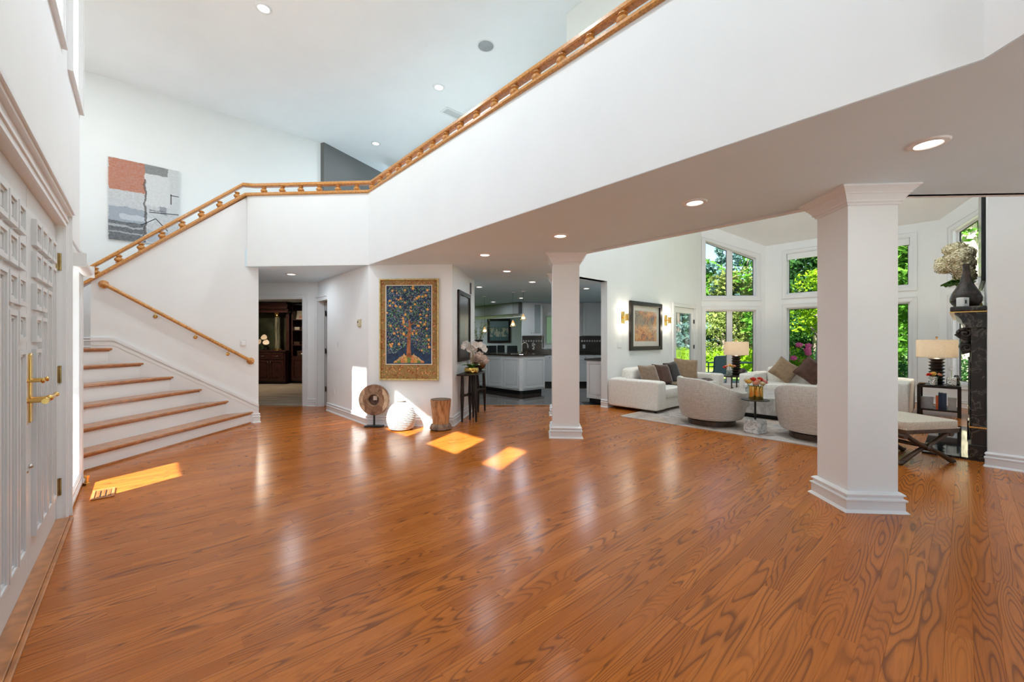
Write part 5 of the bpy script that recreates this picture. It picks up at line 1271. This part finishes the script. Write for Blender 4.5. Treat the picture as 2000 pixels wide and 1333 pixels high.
# ------------------------------------------------------------------ kitchen
kf = struct(G().prism([(-.78, 8.25), (1.78, 8.25), (3.2, 9.2), (3.2, 17), (-5, 17), (-2.5, 9.6)], -.012, .001), 'floor_kitchen', M['black'], 'dark grout bed of the polished kitchen tile floor')
tg = G().box(0, .446, 0, .446, 0, .006).mesh('tile', M['tile'])
for i in range(-7, 7):
    for j in range(14):
        x, y = -.78 + i * .45 + .0, 8.25 + j * .45
        if x > 2.7 or x + .45 > 1.8 + (y - 8.25) * 1.1 or x < -.78 - (y - 8.25) * 1.2: continue
        place(tg, 'tile', kf, (x, y, .001))
G().box(-.80, 1.80, 8.225, 8.25, 0, .010).build('threshold_strip', M['oak'], kf)
def rpanel(g, x0, x1, z0, z1, y, s=-1):
    Q_ = lambda e: [(x0 + e, z0 + e), (x1 - e, z0 + e), (x1 - e, z1 - e), (x0 + e, z1 - e)]
    g.ring(Q_(0), Q_(.055), y, y + s * .018); g.ring(Q_(.055), Q_(.066), y, y + s * .006); g.xz(Q_(.085), y, y + s * .014); return g
def cabinet(name, label, parent_loc, rz, x0, x1, depth, z0, z1, ndoor, knob='bottom', toe=0, drawer=0, glass=()):
    """front at y = 0 facing -y, body behind it"""
    t = thing(name, label, 'cabinet', parent_loc, rz)
    G().box(x0, x1, .0, depth, z0 + toe, z1).build('body', M['cab'], t)
    if toe: G().box(x0 + .02, x1 - .02, .06, depth, z0, z0 + toe).build('toe_kick', M['black'], t)
    w = (x1 - x0) / ndoor
    for k in range(ndoor):
        a, b = x0 + k * w + .004, x0 + (k + 1) * w - .004; zt = z1 - .01
        if drawer:
            d = G().box(a, b, -.018, 0, z1 - drawer, z1 - .01).build('drawer', M['cab'], t, bevel=.004); G().sphere(((a + b) / 2, -.032, z1 - drawer / 2), .014, 8, 6).build('knob', M['bronze'], d, smooth=True); zt = z1 - drawer - .008
        if k in glass:
            Q_ = lambda e: [(a + e, z0 + toe + .006 + e), (b - e, z0 + toe + .006 + e), (b - e, zt - e), (a + e, zt - e)]
            d = G().ring(Q_(0), Q_(.06), 0, -.02).build('glass_door', M['cab'], t); G().xz(Q_(.06), -.008, -.006).build('pane', M['clear'], d)
        else:
            d = rpanel(G(), a, b, z0 + toe + .006, zt, 0).build('door', M['cab'], t)
        kx = b - .03 if k % 2 == 0 else a + .03; kz = z0 + toe + .08 if knob == 'bottom' else zt - .06
        G().sphere((kx, -.032, kz), .012, 8, 6).build('knob', M['bronze'], d, smooth=True)
    return t
ik = thing('kitchen_island', 'white kitchen island with raised panels and dark stone top', 'island', (0, 0, .007), ALPHA)
IA0, IA1, IB0, IB1 = 6.71, 7.53, 7.08, 9.5
ip = [(IA0 + .05, IB0), (IA1, IB0), (IA1, IB1), (IA0, IB1), (IA0, IB0 + .05)]
G().prism(ip, .10, .93).build('body', M['cab'], ik)
G().prism([(IA0 + .11, IB0 + .06), (IA1 - .06, IB0 + .06), (IA1 - .06, IB1), (IA0 + .06, IB1), (IA0 + .06, IB0 + .11)], 0, .10).build('toe_kick', M['black'], ik)
G().prism([(IA0 + .03, IB0 - .05), (IA1 + .06, IB0 - .05), (IA1 + .06, IB1), (IA0 - .05, IB1), (IA0 - .05, IB0 + .03)], .93, .968).build('countertop', M['counter'], ik, bevel=.006)
rpanel(G(), IA0 + .08, IA1 - .03, .14, .89, IB0).build('panel', M['cab'], ik)
for b0 in (7.15, 7.77, 8.39):
    g = G(); g.M = Matrix.Translation((IA0, 0, 0)) @ Matrix.Rotation(math.pi / 2, 4, 'Z'); rpanel(g, b0, b0 + .57, .14, .89, 0, 1); g.build('panel', M['cab'], ik)
plate('island_outlet', 'white outlet on the chamfered island corner', 'outlet', onA(IA0 + .022, IB0 + .022), ALPHA - math.pi / 4, .40, .055, .11, M['plastic'], sockets)
p = onA(7.02, 7.38); t = thing('kitchen_faucet', 'bronze gooseneck faucet on the kitchen island', 'faucet', (*p, .976), R(0))
G().lathe([(.026, 0), (.026, .02), (.016, .03), (.014, .06)], 14).build('base', M['bronze'], t, smooth=True)
G().tube([(0, 0, .05), (0, 0, .20)] + [(.075 - .075 * math.cos(k * .35), 0, .20 + .08 * math.sin(k * .35)) for k in range(1, 10)] + [(.15, 0, .15)], .011, 10).build('spout', M['steel'], t, smooth=True)
for s in (-1, 1): G().tube([(s * .10, 0, 0), (s * .10, 0, .06), (s * .13, -.02, .075)], .009, 8).build('handle', M['bronze'], t, smooth=True)
# pendants over the island
for x, y, z, lb in ((.264, 9.6, 1.84, 'small glass pendant nearest the glass-door cabinet'), (.022, 9.82, 1.70, 'small glass pendant right of the dining painting'), (-.716, 10.73, 1.57, 'small glass pendant left of the dining painting')):
    t = thing('pendant_light', lb, 'pendant', (x, y, z), 0, 'pendants over the island')
    G().tube([(0, 0, .10), (0, 0, HL - z)], .003, 6).build('cord', M['black'], t); G().lathe([(.05, HL - z - .015), (.055, HL - z)], 18).build('canopy', M['steel'], t)
    G().lathe([(.075, -.05), (.055, -.01), (.03, .05), (.018, .09), (.012, .10)], 22, cap=False).build('glass_shade', sm('pendant_glass_%d' % int(y * 100), (.86, .66, .38), .35, trans=.6), t, smooth=True)
    G().sphere((0, 0, -.01), .024, 10, 8).build('bulb', emit('pendant_bulb', (1, .86, .6), 30), t, smooth=True)
# kitchen back wall with cabinets and window
wallseg('wall_kitchen_back', Vector((.30, 12.65)), Vector((3.2, 12.65)), 0, HL, .15, M['wall'], 'kitchen back wall behind the cabinets', [(.72, 1.66, 1.16, 2.10)])
wallseg('wall_kitchen_right', Vector((3.1, 12.65)), Vector((3.1, 9.42)), 0, HL, .12, M['wall'], 'kitchen side wall beyond the sofa wall')
window(Vector((.30, 12.65)), 0, .72, 1.66, 1.16, 2.10, -1, 'kitchen window between the white wall cabinets', sash=.03)
cabinet('wall_cabinet', 'white wall cabinet with one glass door left of the kitchen window', (0, 12.32, 0), 0, .31, .92, .32, 1.46, 2.46, 2, glass=(1,))
cabinet('wall_cabinet', 'white wall cabinet right of the kitchen window', (0, 12.32, 0), 0, 2.14, 2.75, .32, 1.46, 2.46, 1)
cabinet('base_cabinet', 'row of white base cabinets along the kitchen back wall', (0, 12.02, .007), 0, .31, 2.95, .62, 0, .89, 5, 'top', .1, .16)
tag(G().box(.29, 2.98, 11.98, 12.64, .90, .935).build('back_countertop', M['counter'], None, bevel=.004), 'dark granite counter on the back wall cabinets', 'countertop')
sp = thing('backsplash', 'dark brown tiled backsplash with a pale diamond border', 'backsplash', (0, 0, 0))
G().box(.31, .98, 12.632, 12.648, .936, 1.45).build('stone_panel', M['counter'], sp); G().box(2.0, 2.95, 12.632, 12.648, .936, 1.45).build('stone_panel', M['counter'], sp); G().box(.98, 2.0, 12.632, 12.648, .936, 1.04).build('stone_panel', M['counter'], sp)
bt = sm('border_tile', (.66, .62, .56), .4)
for x in [.36 + k * .078 for k in range(8)] + [2.16 + k * .078 for k in range(9)]:
    G().xz([(x - .034, 1.30), (x, 1.266), (x + .034, 1.30), (x, 1.334)], 12.632, 12.626).build('border_tile', bt, sp)
t = thing('relief_plaque', 'pale carved fruit relief on the kitchen backsplash', 'ornament', (.66, 12.63, 1.14))
for i, (x, z, r_) in enumerate(((0, .10, .03), (.03, .05, .028), (-.02, .02, .03), (.015, -.03, .026), (-.03, .07, .022), (0, -.08, .035))): G().sphere((x, -.01, z), (r_, .02, r_), 10, 7).build('fruit', bt, t, smooth=True)
cabinet('end_cabinet', 'white cabinet run behind the sofa wall seen through the opening', (*onA(6.95, 5.32), .007), ALPHA - math.pi / 2, 0, .44, 1.5, 0, .89, 1, 'top', .1)
tag(G().box(6.90, 8.5, 4.86, 5.36, .90, .935).build('side_countertop', M['counter'], None, (0, 0, 0), ALPHA, bevel=.004), 'dark granite counter just inside the kitchen opening', 'countertop')
plate('kitchen_outlet', 'white outlet on the backsplash right of the kitchen window', 'outlet', (2.22, 12.63), 0, 1.13, .08, .12, M['plastic'], sockets)
# dining room beyond
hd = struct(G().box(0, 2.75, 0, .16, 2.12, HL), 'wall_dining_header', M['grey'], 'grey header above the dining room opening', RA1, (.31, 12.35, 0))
g = G()
for z0, z1, d in ((2.03, 2.07, .02), (2.07, 2.10, .035), (2.10, 2.125, .05)): g.box(0, 2.75, 0, d, z0, z1)
struct(g, trimname(), M['trim'], 'white crown moulding under the grey dining header', RA1, (.31, 12.35, 0))
wallseg('wall_dining_back', Vector((-4.5, 16.1)), Vector((2.0, 16.1)), 0, HL, .15, M['wall'], 'white dining room wall with the landscape painting')
wallseg('wall_dining_right', Vector((.9, 16.1)), Vector((.42, 12.66)), 0, HL, .1, M['wall'], 'white dining room side wall behind the cabinets')
t = thing('dining_painting', 'dark-framed painting of pale shapes on teal in the dining room', 'painting', (-.51, 16.10, 1.70))
G().ring(Q(-.46, .46, -.47, .47), Q(-.37, .37, -.385, .385), -.002, -.05).build('frame', M['espresso'], t, bevel=.008)
dp = N('pale_shapes'); o_ = dp.obj(); mp_ = dp.n('Mapping', {'Vector': o_, 'Scale': (9, 1, 4)}).outputs[0]; nn = dp.noise(1, mp_, 5, .6, .8); s_ = dp.n('SeparateXYZ', {0: o_})
bg = dp.ramp(dp.math('ADD', dp.math('MULTIPLY', s_.outputs[2], 1.2), .5), [(.1, (.10, .19, .19)), (.45, (.13, .24, .24)), (.62, (.16, .24, .19)), (.72, (.24, .34, .38)), (1, (.33, .42, .47))])
mk = dp.math('MULTIPLY', dp.ramp(nn, [(.48, (0, 0, 0)), (.54, (1, 1, 1))]), dp.math('LESS_THAN', dp.math('ABSOLUTE', dp.math('ADD', s_.outputs[2], .06)), .17))
dp.set('Base Color', dp.mix(mk, bg, (.68, .62, .48))); dp.set('Roughness', .5)
G().box(-.37, .37, -.02, -.003, -.385, .385).build('canvas', dp.m, t)
for i, (px, Y, rz_, lb) in enumerate(((955, 13.6, 50, 'black dining chair back under the painting, leftmost'), (970, 14.35, 50, 'black dining chair back under the painting, second'), (986, 15.1, 50, 'black dining chair back under the painting, third'), (1005, 13.9, 25, 'black dining chair back beside the faucet'))):
    t = thing('dining_chair', lb, 'chair', ((px - 1000) / F * Y, Y, 0), R(rz_), 'black dining chairs')
    lm = sm('black_leather_%d' % i, (.022, .023, .027), .35, var=.1)
    G().box(-.22, .22, -.24, .20, .42, .50).build('seat', lm, t, bevel=.02); g = G().xz([(-.21, .46), (.21, .46), (.19, 1.14), (-.19, 1.14)], .17, .22); g.build('backrest', lm, t, bevel=.015)
    for x in (-.19, .19):
        for y in (-.21, .18): G().box(x - .02, x + .02, y - .02, y + .02, 0, .43).build('leg', M['espresso'], t)
t = thing('branch_vase', 'tall dark vase of dried branches by the dining opening', 'plant', (-1.03, 12.6, 0))
G().lathe([(.14, 0), (.17, .3), (.15, .9), (.11, 1.25), (.15, 1.34), (.14, 1.34), (.09, 1.22), (0, .8)], 24).build('vase', M['espresso'], t, smooth=True)
rd = random.Random(21)
for k in range(16):
    q = rd.uniform(0, 6.28); L = rd.uniform(.5, .85); lean = rd.uniform(.1, .75); pts = [(.04 * math.cos(q), .04 * math.sin(q), 1.2)]
    for i in range(1, 6): f = i / 5; pts.append((.04 * math.cos(q) + lean * L * f * f * math.cos(q) + rd.uniform(-.02, .02), .04 * math.sin(q) + lean * L * f * f * math.sin(q), 1.2 + L * f * (1 - .25 * lean)))
    br = G().tube(pts, [.006, .005, .004, .004, .003, .002], 5).build('branch', sm('dry_branch%d' % k, (.16, .11, .05), .8), t)
    g = G()
    for i in range(16):
        p = Vector(pts[rd.randrange(2, 6)]); flake(g, p.x + rd.uniform(-.04, .04), p.z + rd.uniform(-.05, .05), .022, .007, rd.uniform(0, 6), p.y + rd.uniform(-.03, .03))
    g.build('dry_leaves', M['fol_olive'], br)
# ------------------------------------------------------------------ study
struct(G().prism([(-8.6, 8.6), (-6.0, 8.36), (-4.0, 8.18), (-4.2, 13.2), (-8.9, 13.6)], -.01, .012), 'floor_study', M['carpet'], 'beige streaked carpet of the dark study')
DK = sm('study_paint', (.16, .13, .11), .6)
wallseg('wall_study_back', Vector((-9.2, 13.35)), Vector((-4.0, 13.0)), 0, HL, .12, DK, 'brown back wall of the study behind the cabinets')
wallseg('wall_study_right', Vector((-4.05, 13.1)), Vector((-3.80, 8.3)), 0, HL, .1, DK, 'brown side wall of the study')
wallseg('wall_study_left', Vector((-6.75, 8.5)), Vector((-9.1, 13.4)), 0, HL, .1, DK, 'brown left wall of the study')
rzk = R(-3.5)
sc_ = thing('study_cabinet', 'dark cherry cabinet with hooded niche in the study', 'cabinet', (-8.55, 12.30, .012), rzk)
G().box(0, 1.80, 0, .55, .08, .97).build('body', M['cherry'], sc_); G().box(.02, 1.78, .05, .55, 0, .08).build('toe_kick', M['black'], sc_)
G().box(-.02, 1.84, -.035, .56, .97, 1.005).build('counter', M['cherry'], sc_, bevel=.006)
def wdoor(par, x0, x1, z0, z1, y, nm='door'):
    g = G(); Q_ = lambda e: [(x0 + e, z0 + e), (x1 - e, z0 + e), (x1 - e, z1 - e), (x0 + e, z1 - e)]
    e = min(.06, (z1 - z0) * .25); g.ring(Q_(0), Q_(e), y, y - .02); g.xz(Q_(e * 1.35), y, y - .014); return g.build(nm, M['cherry'], par)
for k in range(4):
    x0 = .03 + k * .435; d = wdoor(sc_, x0, x0 + .425, .12, .72, 0); kx = x0 + (.39 if k % 2 == 0 else .035); G().tube([(kx, -.02, .70), (kx, -.045, .69), (kx, -.045, .63), (kx, -.02, .62)], .007, 6).build('handle', M['steel'], d)
    d = wdoor(sc_, x0, x0 + .425, .75, .94, 0, 'drawer'); G().tube([(x0 + .17, -.02, .845), (x0 + .21, -.05, .835), (x0 + .25, -.02, .845)], .007, 6).build('pull', M['steel'], d)
G().box(1.70, 1.80, .20, .55, 1.005, 2.44).build('stile', M['cherry'], sc_); G().box(0, 1.70, .50, .55, 1.005, 2.44).build('niche_back', sm('niche_green', (.05, .055, .03), .4, var=.3, scale=3), sc_)
g = G().box(-.02, 1.84, .05, .55, 2.16, 2.44)
for z0, d in ((2.14, .03), (2.20, 0), (2.26, .06), (2.34, .03), (2.40, .09)): g.box(-.04, 1.86, .05 - d, .3, z0, z0 + .04)
g.build('hood', M['cherry'], sc_)
bs = thing('study_bookcase', 'dark cherry bookcase with open shelves in the study', 'bookcase', (-6.69, 12.40, .012), rzk)
G().box(0, 1.9, 0, .42, .08, .80).build('base_body', M['cherry'], bs); G().box(.02, 1.88, .05, .42, 0, .08).build('toe_kick', M['black'], bs)
for k in range(4):
    x0 = .04 + k * .46; d = wdoor(bs, x0, x0 + .45, .12, .77, 0); kx = x0 + (.41 if k % 2 == 0 else .04); G().tube([(kx, -.02, .74), (kx, -.045, .73), (kx, -.045, .67), (kx, -.02, .66)], .007, 6).build('handle', M['steel'], d)
SHZ = [.80, 1.15, 1.60, 1.92, 2.38]
for z in SHZ: G().box(0, 1.9, .02, .42, z, z + .028).build('shelf', M['cherry'], bs)
G().box(0, 1.9, .40, .42, .83, 2.4).build('back_panel', M['cherry'], bs)
for x in (0, 1.86): G().box(x, x + .04, .02, .42, .80, 2.42).build('side_panel', M['cherry'], bs)
def study_at(px, py, depth): return ((px - 1000) / F * depth, depth, EYE - (py - 667) / F * depth)
cm_ = Matrix.Rotation(rzk, 2)
def on_bs(x, y, z): v = Vector((x, y)); v.rotate(Matrix.Rotation(rzk, 2)); return (-6.74 + v.x, 12.40 + v.y, z + .012)
def frame_pic(label, x, z, w_, h_, mat):
    t = thing('photo_frame', label, 'photo frame', on_bs(x, .16, z), rzk); t.rotation_euler = (R(-10), 0, rzk)
    G().ring(Q(-w_ / 2, w_ / 2, 0, h_), Q(-w_ / 2 + .025, w_ / 2 - .025, .025, h_ - .025), 0, .02).build('frame', mat, t); G().box(-w_ / 2 + .025, w_ / 2 - .025, .008, .014, .025, h_ - .025).build('photo', paint('photo_%d' % int(x * 1000), [(-.1, .0, 0, .12, (.45, .12, .06), .7), (.0, .12, .02, .14, (.30, .25, .12), .6)], (.45, .40, .30), .12, 14), t)
sv = sm('pewter_frame', (.55, .50, .42), .35, .4)
frame_pic('wide silver photo frame on the top shelf', .28, 1.948, .40, .27, sv); frame_pic('square light photo frame on the second shelf', .42, 1.628, .20, .22, sv); frame_pic('small bronze photo frame on the third shelf', .38, 1.178, .16, .21, M['bronze'])
t = thing('small_box', 'small grey box on the second study shelf', 'box', on_bs(.18, .15, 1.628), rzk); G().box(-.08, .08, -.05, .05, 0, .07).build('body', sv, t, bevel=.004); G().box(-.083, .083, -.053, .053, .07, .09).build('lid', sv, t, bevel=.004)
t = thing('wooden_chest', 'flat wooden chest on the third study shelf', 'box', on_bs(.14, .15, 1.178), rzk); G().box(-.13, .13, -.07, .07, 0, .065).build('body', M['darkwood'], t, bevel=.004); G().box(-.135, .135, -.075, .075, .065, .09).build('lid', M['darkwood'], t, bevel=.004)
t = thing('keepsake_chest', 'dark keepsake chest with a pale clasp on the lowest study shelf', 'box', on_bs(.35, .15, .828), rzk); G().box(-.15, .15, -.08, .08, 0, .12).build('body', M['darkwood'], t, bevel=.006); G().box(-.155, .155, -.085, .085, .12, .16).build('lid', M['darkwood'], t, bevel=.006); G().sphere((0, -.085, .07), .025, 10, 8).build('clasp', M['petal'], t, smooth=True)
def on_sc(x, y, z): v = Vector((x, y)); v.rotate(Matrix.Rotation(rzk, 2)); return (-8.55 + v.x, 12.30 + v.y, z + .012)
t = thing('glass_pillar', 'tall glass pillar with gilt rings on the study cabinet', 'ornament', on_sc(1.42, .22, 1.006))
G().lathe([(.13, 0), (.13, .02), (.10, .04), (.085, .05)], 26).build('gilt_base', M['brass'], t, smooth=True)
fl = sm('fluted_glass', (.20, .19, .13), .15, .3, var=.5, scale=5, stretch=(8, 8, .4)); G().lathe([(.082, .05), (.078, 1.08)], 26).build('shaft', fl, t, smooth=True); G().lathe([(.078, 1.0), (.092, 1.02), (.080, 1.04), (.080, 1.10), (.105, 1.13), (.105, 1.15)], 26).build('gilt_capital', M['brass'], t, smooth=True)
t = thing('anthurium_vase', 'cream anthurium blooms in a glass vase on the study cabinet', 'flowers', on_sc(1.02, .12, 1.006))
G().lathe([(.045, 0), (.05, .01), (.05, .16), (.045, .16), (.044, .015)], 20).build('glass', M['clear'], t, smooth=True)
for x, z in ((-.09, .26), (.06, .40), (.12, .25)):
    G().tube([(0, 0, .03), (x * .6, 0, z * .7), (x, -.02, z)], .004, 5).build('stem', M['leaf'], t)
    g = G(); pts = [(.085 * math.cos(q) * (1 - .25 * math.sin(q)), .0, .085 * math.sin(q)) for q in [k * .4488 for k in range(14)]]; g.ext(pts, (0, .004, 0)); o = g.build('bloom', sm('anthurium%d' % int(z * 100), (.85, .68, .48), .4, var=.05), t, (x, -.03, z)); o.rotation_euler = (R(-20), 0, R(x * 200))
for i, (x, h_, lb) in enumerate(((.80, .16, 'tall clear tumbler on the study cabinet'), (.90, .10, 'short clear tumbler on the study cabinet'), (1.16, .09, 'small clear goblet on the study cabinet'))):
    t = thing('glass_tumbler', lb, 'glass', on_sc(x, .08, 1.006)); G().lathe([(.03, 0), (.035, .005), (.038, h_), (.034, h_), (.031, .012), (0, .01)], 18).build('bowl', M['clear'], t, smooth=True); G().lathe([(.040, -.0), (.040, .004)], 18).build('foot', M['clear'], t)
downlight(-6.9, 11.2, HL, 34, 'unseen recessed light added to brighten the study', col=(1, .85, .66))  # unseen lamp, added to lift the dark study
downlight(-2.0, 14.2, HL, 30, 'unseen recessed light added to brighten the dining room')  # unseen lamp, added to lighten the dining room
# ------------------------------------------------------------------ garden
struct(G().box(-60, 80, -40, 90, -.5, -.16), 'ground_lawn', M['lawn'], 'sunlit green lawn around the house')
struct(G().box(-22, 14, -26, -3.72, -.16, -.11), 'ground_bounce_rear', sm('bounce_concrete_rear', (.62, .62, .61), .8, var=.06, scale=2), 'unseen pale paving added behind the viewer to bounce sunlight inside', ALPHA)  # unseen reflector ground, added to bounce sun through the rear windows
struct(G().box(-22, -.6, -3.72, 12, -.16, -.11), 'ground_bounce_front', sm('bounce_concrete_front', (.62, .62, .61), .8, var=.06, scale=2), 'unseen pale paving added before the front doors to bounce sunlight', ALPHA)  # unseen reflector ground, added to bounce sun up at the entrance side
struct(G().box(11.1, 15.5, 2.5, 8.5, -.16, -.10), 'ground_patio', M['paving'], 'pale stone patio outside the garden door', ALPHA)
def foliage(n, pts, leaf, rd, flat=0.0):
    g = G()
    for _ in range(n):
        c, r_ = rd.choice(pts); 
        while True:
            d = Vector((rd.uniform(-1, 1), rd.uniform(-1, 1), rd.uniform(-1, 1)))
            if .45 < d.length < 1: break
        p = Vector((c[0] + d.x * r_[0], c[1] + d.y * r_[1], c[2] + d.z * r_[2]))
        u = Vector((rd.gauss(0, 1), rd.gauss(0, 1), rd.gauss(0, 1) * (1 - flat))).normalized(); w_ = u.cross(Vector((rd.gauss(0, 1), rd.gauss(0, 1), rd.gauss(0, 1)))).normalized(); s_ = leaf * rd.uniform(.6, 1.3)
        k = len(g.v); g.v += [tuple(p - u * s_), tuple(p + w_ * s_ * .45), tuple(p + u * s_), tuple(p - w_ * s_ * .45)]; g.f.append((k, k + 1, k + 2, k + 3))
    return g
def raw_build(g, name, mat, parent):
    me = bpy.data.meshes.new(name); me.from_pydata(g.v, [], g.f); me.materials.append(mat); o = bpy.data.objects.new(name, me); COL.objects.link(o); o.parent = parent; return o
def tree(label, u, Y, h, r_, mat, n, leaf, low, kind='round', seed=1, name='garden_tree', cat='tree', trunk=.12, tm=None):
    rd = random.Random(seed); t = thing(name, label, cat, (u * Y, Y, -.16), 0, 'garden trees' if cat == 'tree' else 'garden shrubs')
    pts = []
    if kind == 'cone':
        for k in range(14):
            f = k / 13; z = low + (h - low) * f; rr = r_ * (1 - f * .92); m_ = max(1, int(7 * (1 - f)))
            for j in range(m_): q = rd.uniform(0, 6.28); pts.append(((rr * .6 * math.cos(q), rr * .6 * math.sin(q), z), (rr * .5 + .1, rr * .5 + .1, .22 * (h - low) / 6)))
    else:
        for k in range(26):
            q = rd.uniform(0, 6.28); z = rd.uniform(low, h); f = (z - low) / (h - low); rr = r_ * math.sin(math.pi * (.12 + .8 * f)) * rd.uniform(.3, .85); s_ = r_ * rd.uniform(.25, .42); pts.append(((rr * math.cos(q), rr * math.sin(q), z), (s_, s_, s_ * .8)))
    tag(raw_build(foliage(n, pts, leaf, rd, .3), 'foliage', mat, t), kind='stuff')
    top = low + (h - low) * .6
    G().tube([(0, 0, 0), (trunk * .2, 0, top * .5), (0, 0, top)], [trunk, trunk * .8, trunk * .3], 10).build('trunk', tm or M['trunk'], t, smooth=True)
    for k in range(4):
        q = k * 1.6 + seed; z = low * .8 + (h - low) * .12 * k; G().tube([(0, 0, z), (r_ * .35 * math.cos(q), r_ * .35 * math.sin(q), z + r_ * .3)], [trunk * .4, trunk * .1], 6).build('branch', tm or M['trunk'], t)
    return t
T = [('blue spruce tree seen through the garden door', .405, 25, 9, 2.6, 'fol_blue', 5200, .20, .3, 'cone', 1), ('blue-green spruce in the left half of the bay window', .50, 26, 7.2, 3.0, 'fol_blue', 5600, .20, .3, 'cone', 2),
     ('tall feathery conifer in the right half of the slanted window', .575, 27, 12, 3.0, 'fol_blue', 6000, .20, .8, 'cone', 3), ('olive-green tree behind the corner lamp', .545, 24, 5.2, 2.4, 'fol_olive', 5000, .16, .4, 'round', 4),
     ('bare grey-brown shrub tree behind the left bay window', .515, 21.5, 2.9, 1.8, 'fol_olive', 2200, .10, .5, 'round', 5), ('leafy maple left of the large column', .70, 18, 9.5, 3.4, 'fol_green', 7000, .15, 1.6, 'round', 6),
     ('dark evergreen tree behind the pink shrub', .74, 16, 5.0, 2.2, 'fol_dark', 5200, .11, .3, 'round', 7), ('leafy maple right of the large column', .93, 15, 8.5, 3.4, 'fol_green', 6500, .14, .8, 'round', 8),
     ('deep green tree far behind the bay sofa', .84, 22, 11, 3.8, 'fol_green', 6000, .20, .6, 'round', 9), ('bright leafy tree at the right bay window', 1.16, 14.5, 8.5, 3.0, 'fol_green', 6000, .13, 2.2, 'round', 10), ('tall distant tree left of the spruce', .46, 36, 8.0, 4.2, 'fol_green', 5200, .26, .5, 'round', 12),
     ('broad distant tree behind the maples', .66, 34, 13, 5, 'fol_dark', 5200, .30, .6, 'round', 13), ('broad distant tree behind the mantel window', 1.05, 26, 13, 5, 'fol_dark', 5200, .26, .6, 'round', 14)]
for lb, u, Y, h_, r_, mt, n, lf, low, kd, sd_ in T: tree(lb, u, Y, h_, r_, M[mt], n, lf, low, kd, sd_)
PB = sm('pale_bark', (.42, .36, .26), .9, var=.35, scale=9, stretch=(5, 5, .7), bump=.7, bscale=12)
tree('big pale-barked tree trunk outside the right bay window', 1.105, 13.2, 10, 2.6, M['fol_green'], 3500, .12, 5.5, 'round', 15, trunk=.36, tm=PB)
tree('grey tree trunk with drooping lime leaves by the column', .755, 12.9, 3.6, 1.25, M['fol_lime'], 2600, .07, 1.9, 'round', 16, trunk=.20)
tree('low rounded green shrub below the bay window', .70, 12.9, .95, .85, M['fol_green'], 2600, .05, .1, 'round', 17, 'garden_shrub', 'shrub', .04)
tree('dark boxwood shrub outside the right bay window', 1.09, 11.2, .9, .9, M['fol_dark'], 2600, .045, .1, 'round', 18, 'garden_shrub', 'shrub', .04)
tree('dark boxwood shrub outside the window beside the lamp', .955, 11.3, .95, .95, M['fol_dark'], 2600, .045, .1, 'round', 19, 'garden_shrub', 'shrub', .04)
t = tree('flowering shrub with pink blossoms outside the bay window', .675, 12.4, 1.15, .65, M['fol_lime'], 1600, .05, .2, 'round', 20, 'garden_shrub', 'shrub', .03)
rd = random.Random(2)
for k in range(12):
    q = rd.uniform(0, 6.28); z = rd.uniform(.8, 1.35); o = flower_ball(.085, 30, .03, M['fol_pink'], 'blossom_cluster', t, (.42 * math.cos(q), .42 * math.sin(q) - .15, z), k)
hg = thing('hedge', 'clipped bright lime hedge across the lawn', 'hedge', (*onA(22.5, 9.0), -.16), ALPHA)
hp = [((0, y * .5, z), (.45, .45, .30)) for y in range(-14, 16) for z in (.35, .62, .86)]
tag(raw_build(foliage(15000, hp, .07, random.Random(31)), 'foliage', M['fol_lime'], hg), kind='stuff')
G().box(-.35, .35, -7.2, 7.6, .0, .95).build('inner_twigs', M['fol_lime'], hg)
for i, (x, y, rz_, lb) in enumerate(((6.28, 12.75, 200, 'dark blue patio chair outside the left bay window'), (8.55, 13.6, 150, 'dark blue patio chair behind the corner lamp'), (5.55, 13.2, 230, 'dark blue patio chair outside the garden door'))):
    t = thing('patio_chair', lb, 'chair', (x, y, -.10), R(rz_), 'patio chairs')
    G().box(-.30, .30, -.28, .30, .36, .42).build('seat', M['patio'], t, bevel=.02); g = G().xz([(-.31, .40), (.31, .40), (.28, .90), (.20, .95), (-.20, .95), (-.28, .90)], .26, .31); g.build('backrest', M['patio'], t, bevel=.015)
    for x_ in (-.31, .31):
        G().tube([(x_, -.28, .0), (x_, -.28, .60), (x_, .28, .62)], .018, 8).build('arm', M['patio'], t); G().tube([(x_, .28, 0), (x_, .28, .5)], .018, 8).build('leg', M['patio'], t)
t = thing('patio_table', 'blue-grey glass patio table on the stone terrace', 'table', (7.40, 13.75, -.10), R(20))
G().box(-.75, .75, -.45, .45, .66, .69).build('table_top', M['patio'], t, bevel=.01)
for x in (-.65, .65):
    for y in (-.38, .38): G().tube([(x, y, 0), (x, y, .66)], .022, 8).build('leg', M['patio'], t)
t = thing('exterior_post', 'blue-grey porch post outside the garden door', 'post', (*onA(10.55, 5.55), -.10), ALPHA)
bp = sm('post_paint', (.13, .22, .30), .5); G().box(-.09, .09, -.09, .09, 0, 3.0).build('shaft', bp, t, bevel=.006); G().box(-.12, .12, -.12, .12, 0, .14).build('base', bp, t); G().box(-.12, .12, -.12, .12, 2.9, 3.05).build('cap', bp, t)
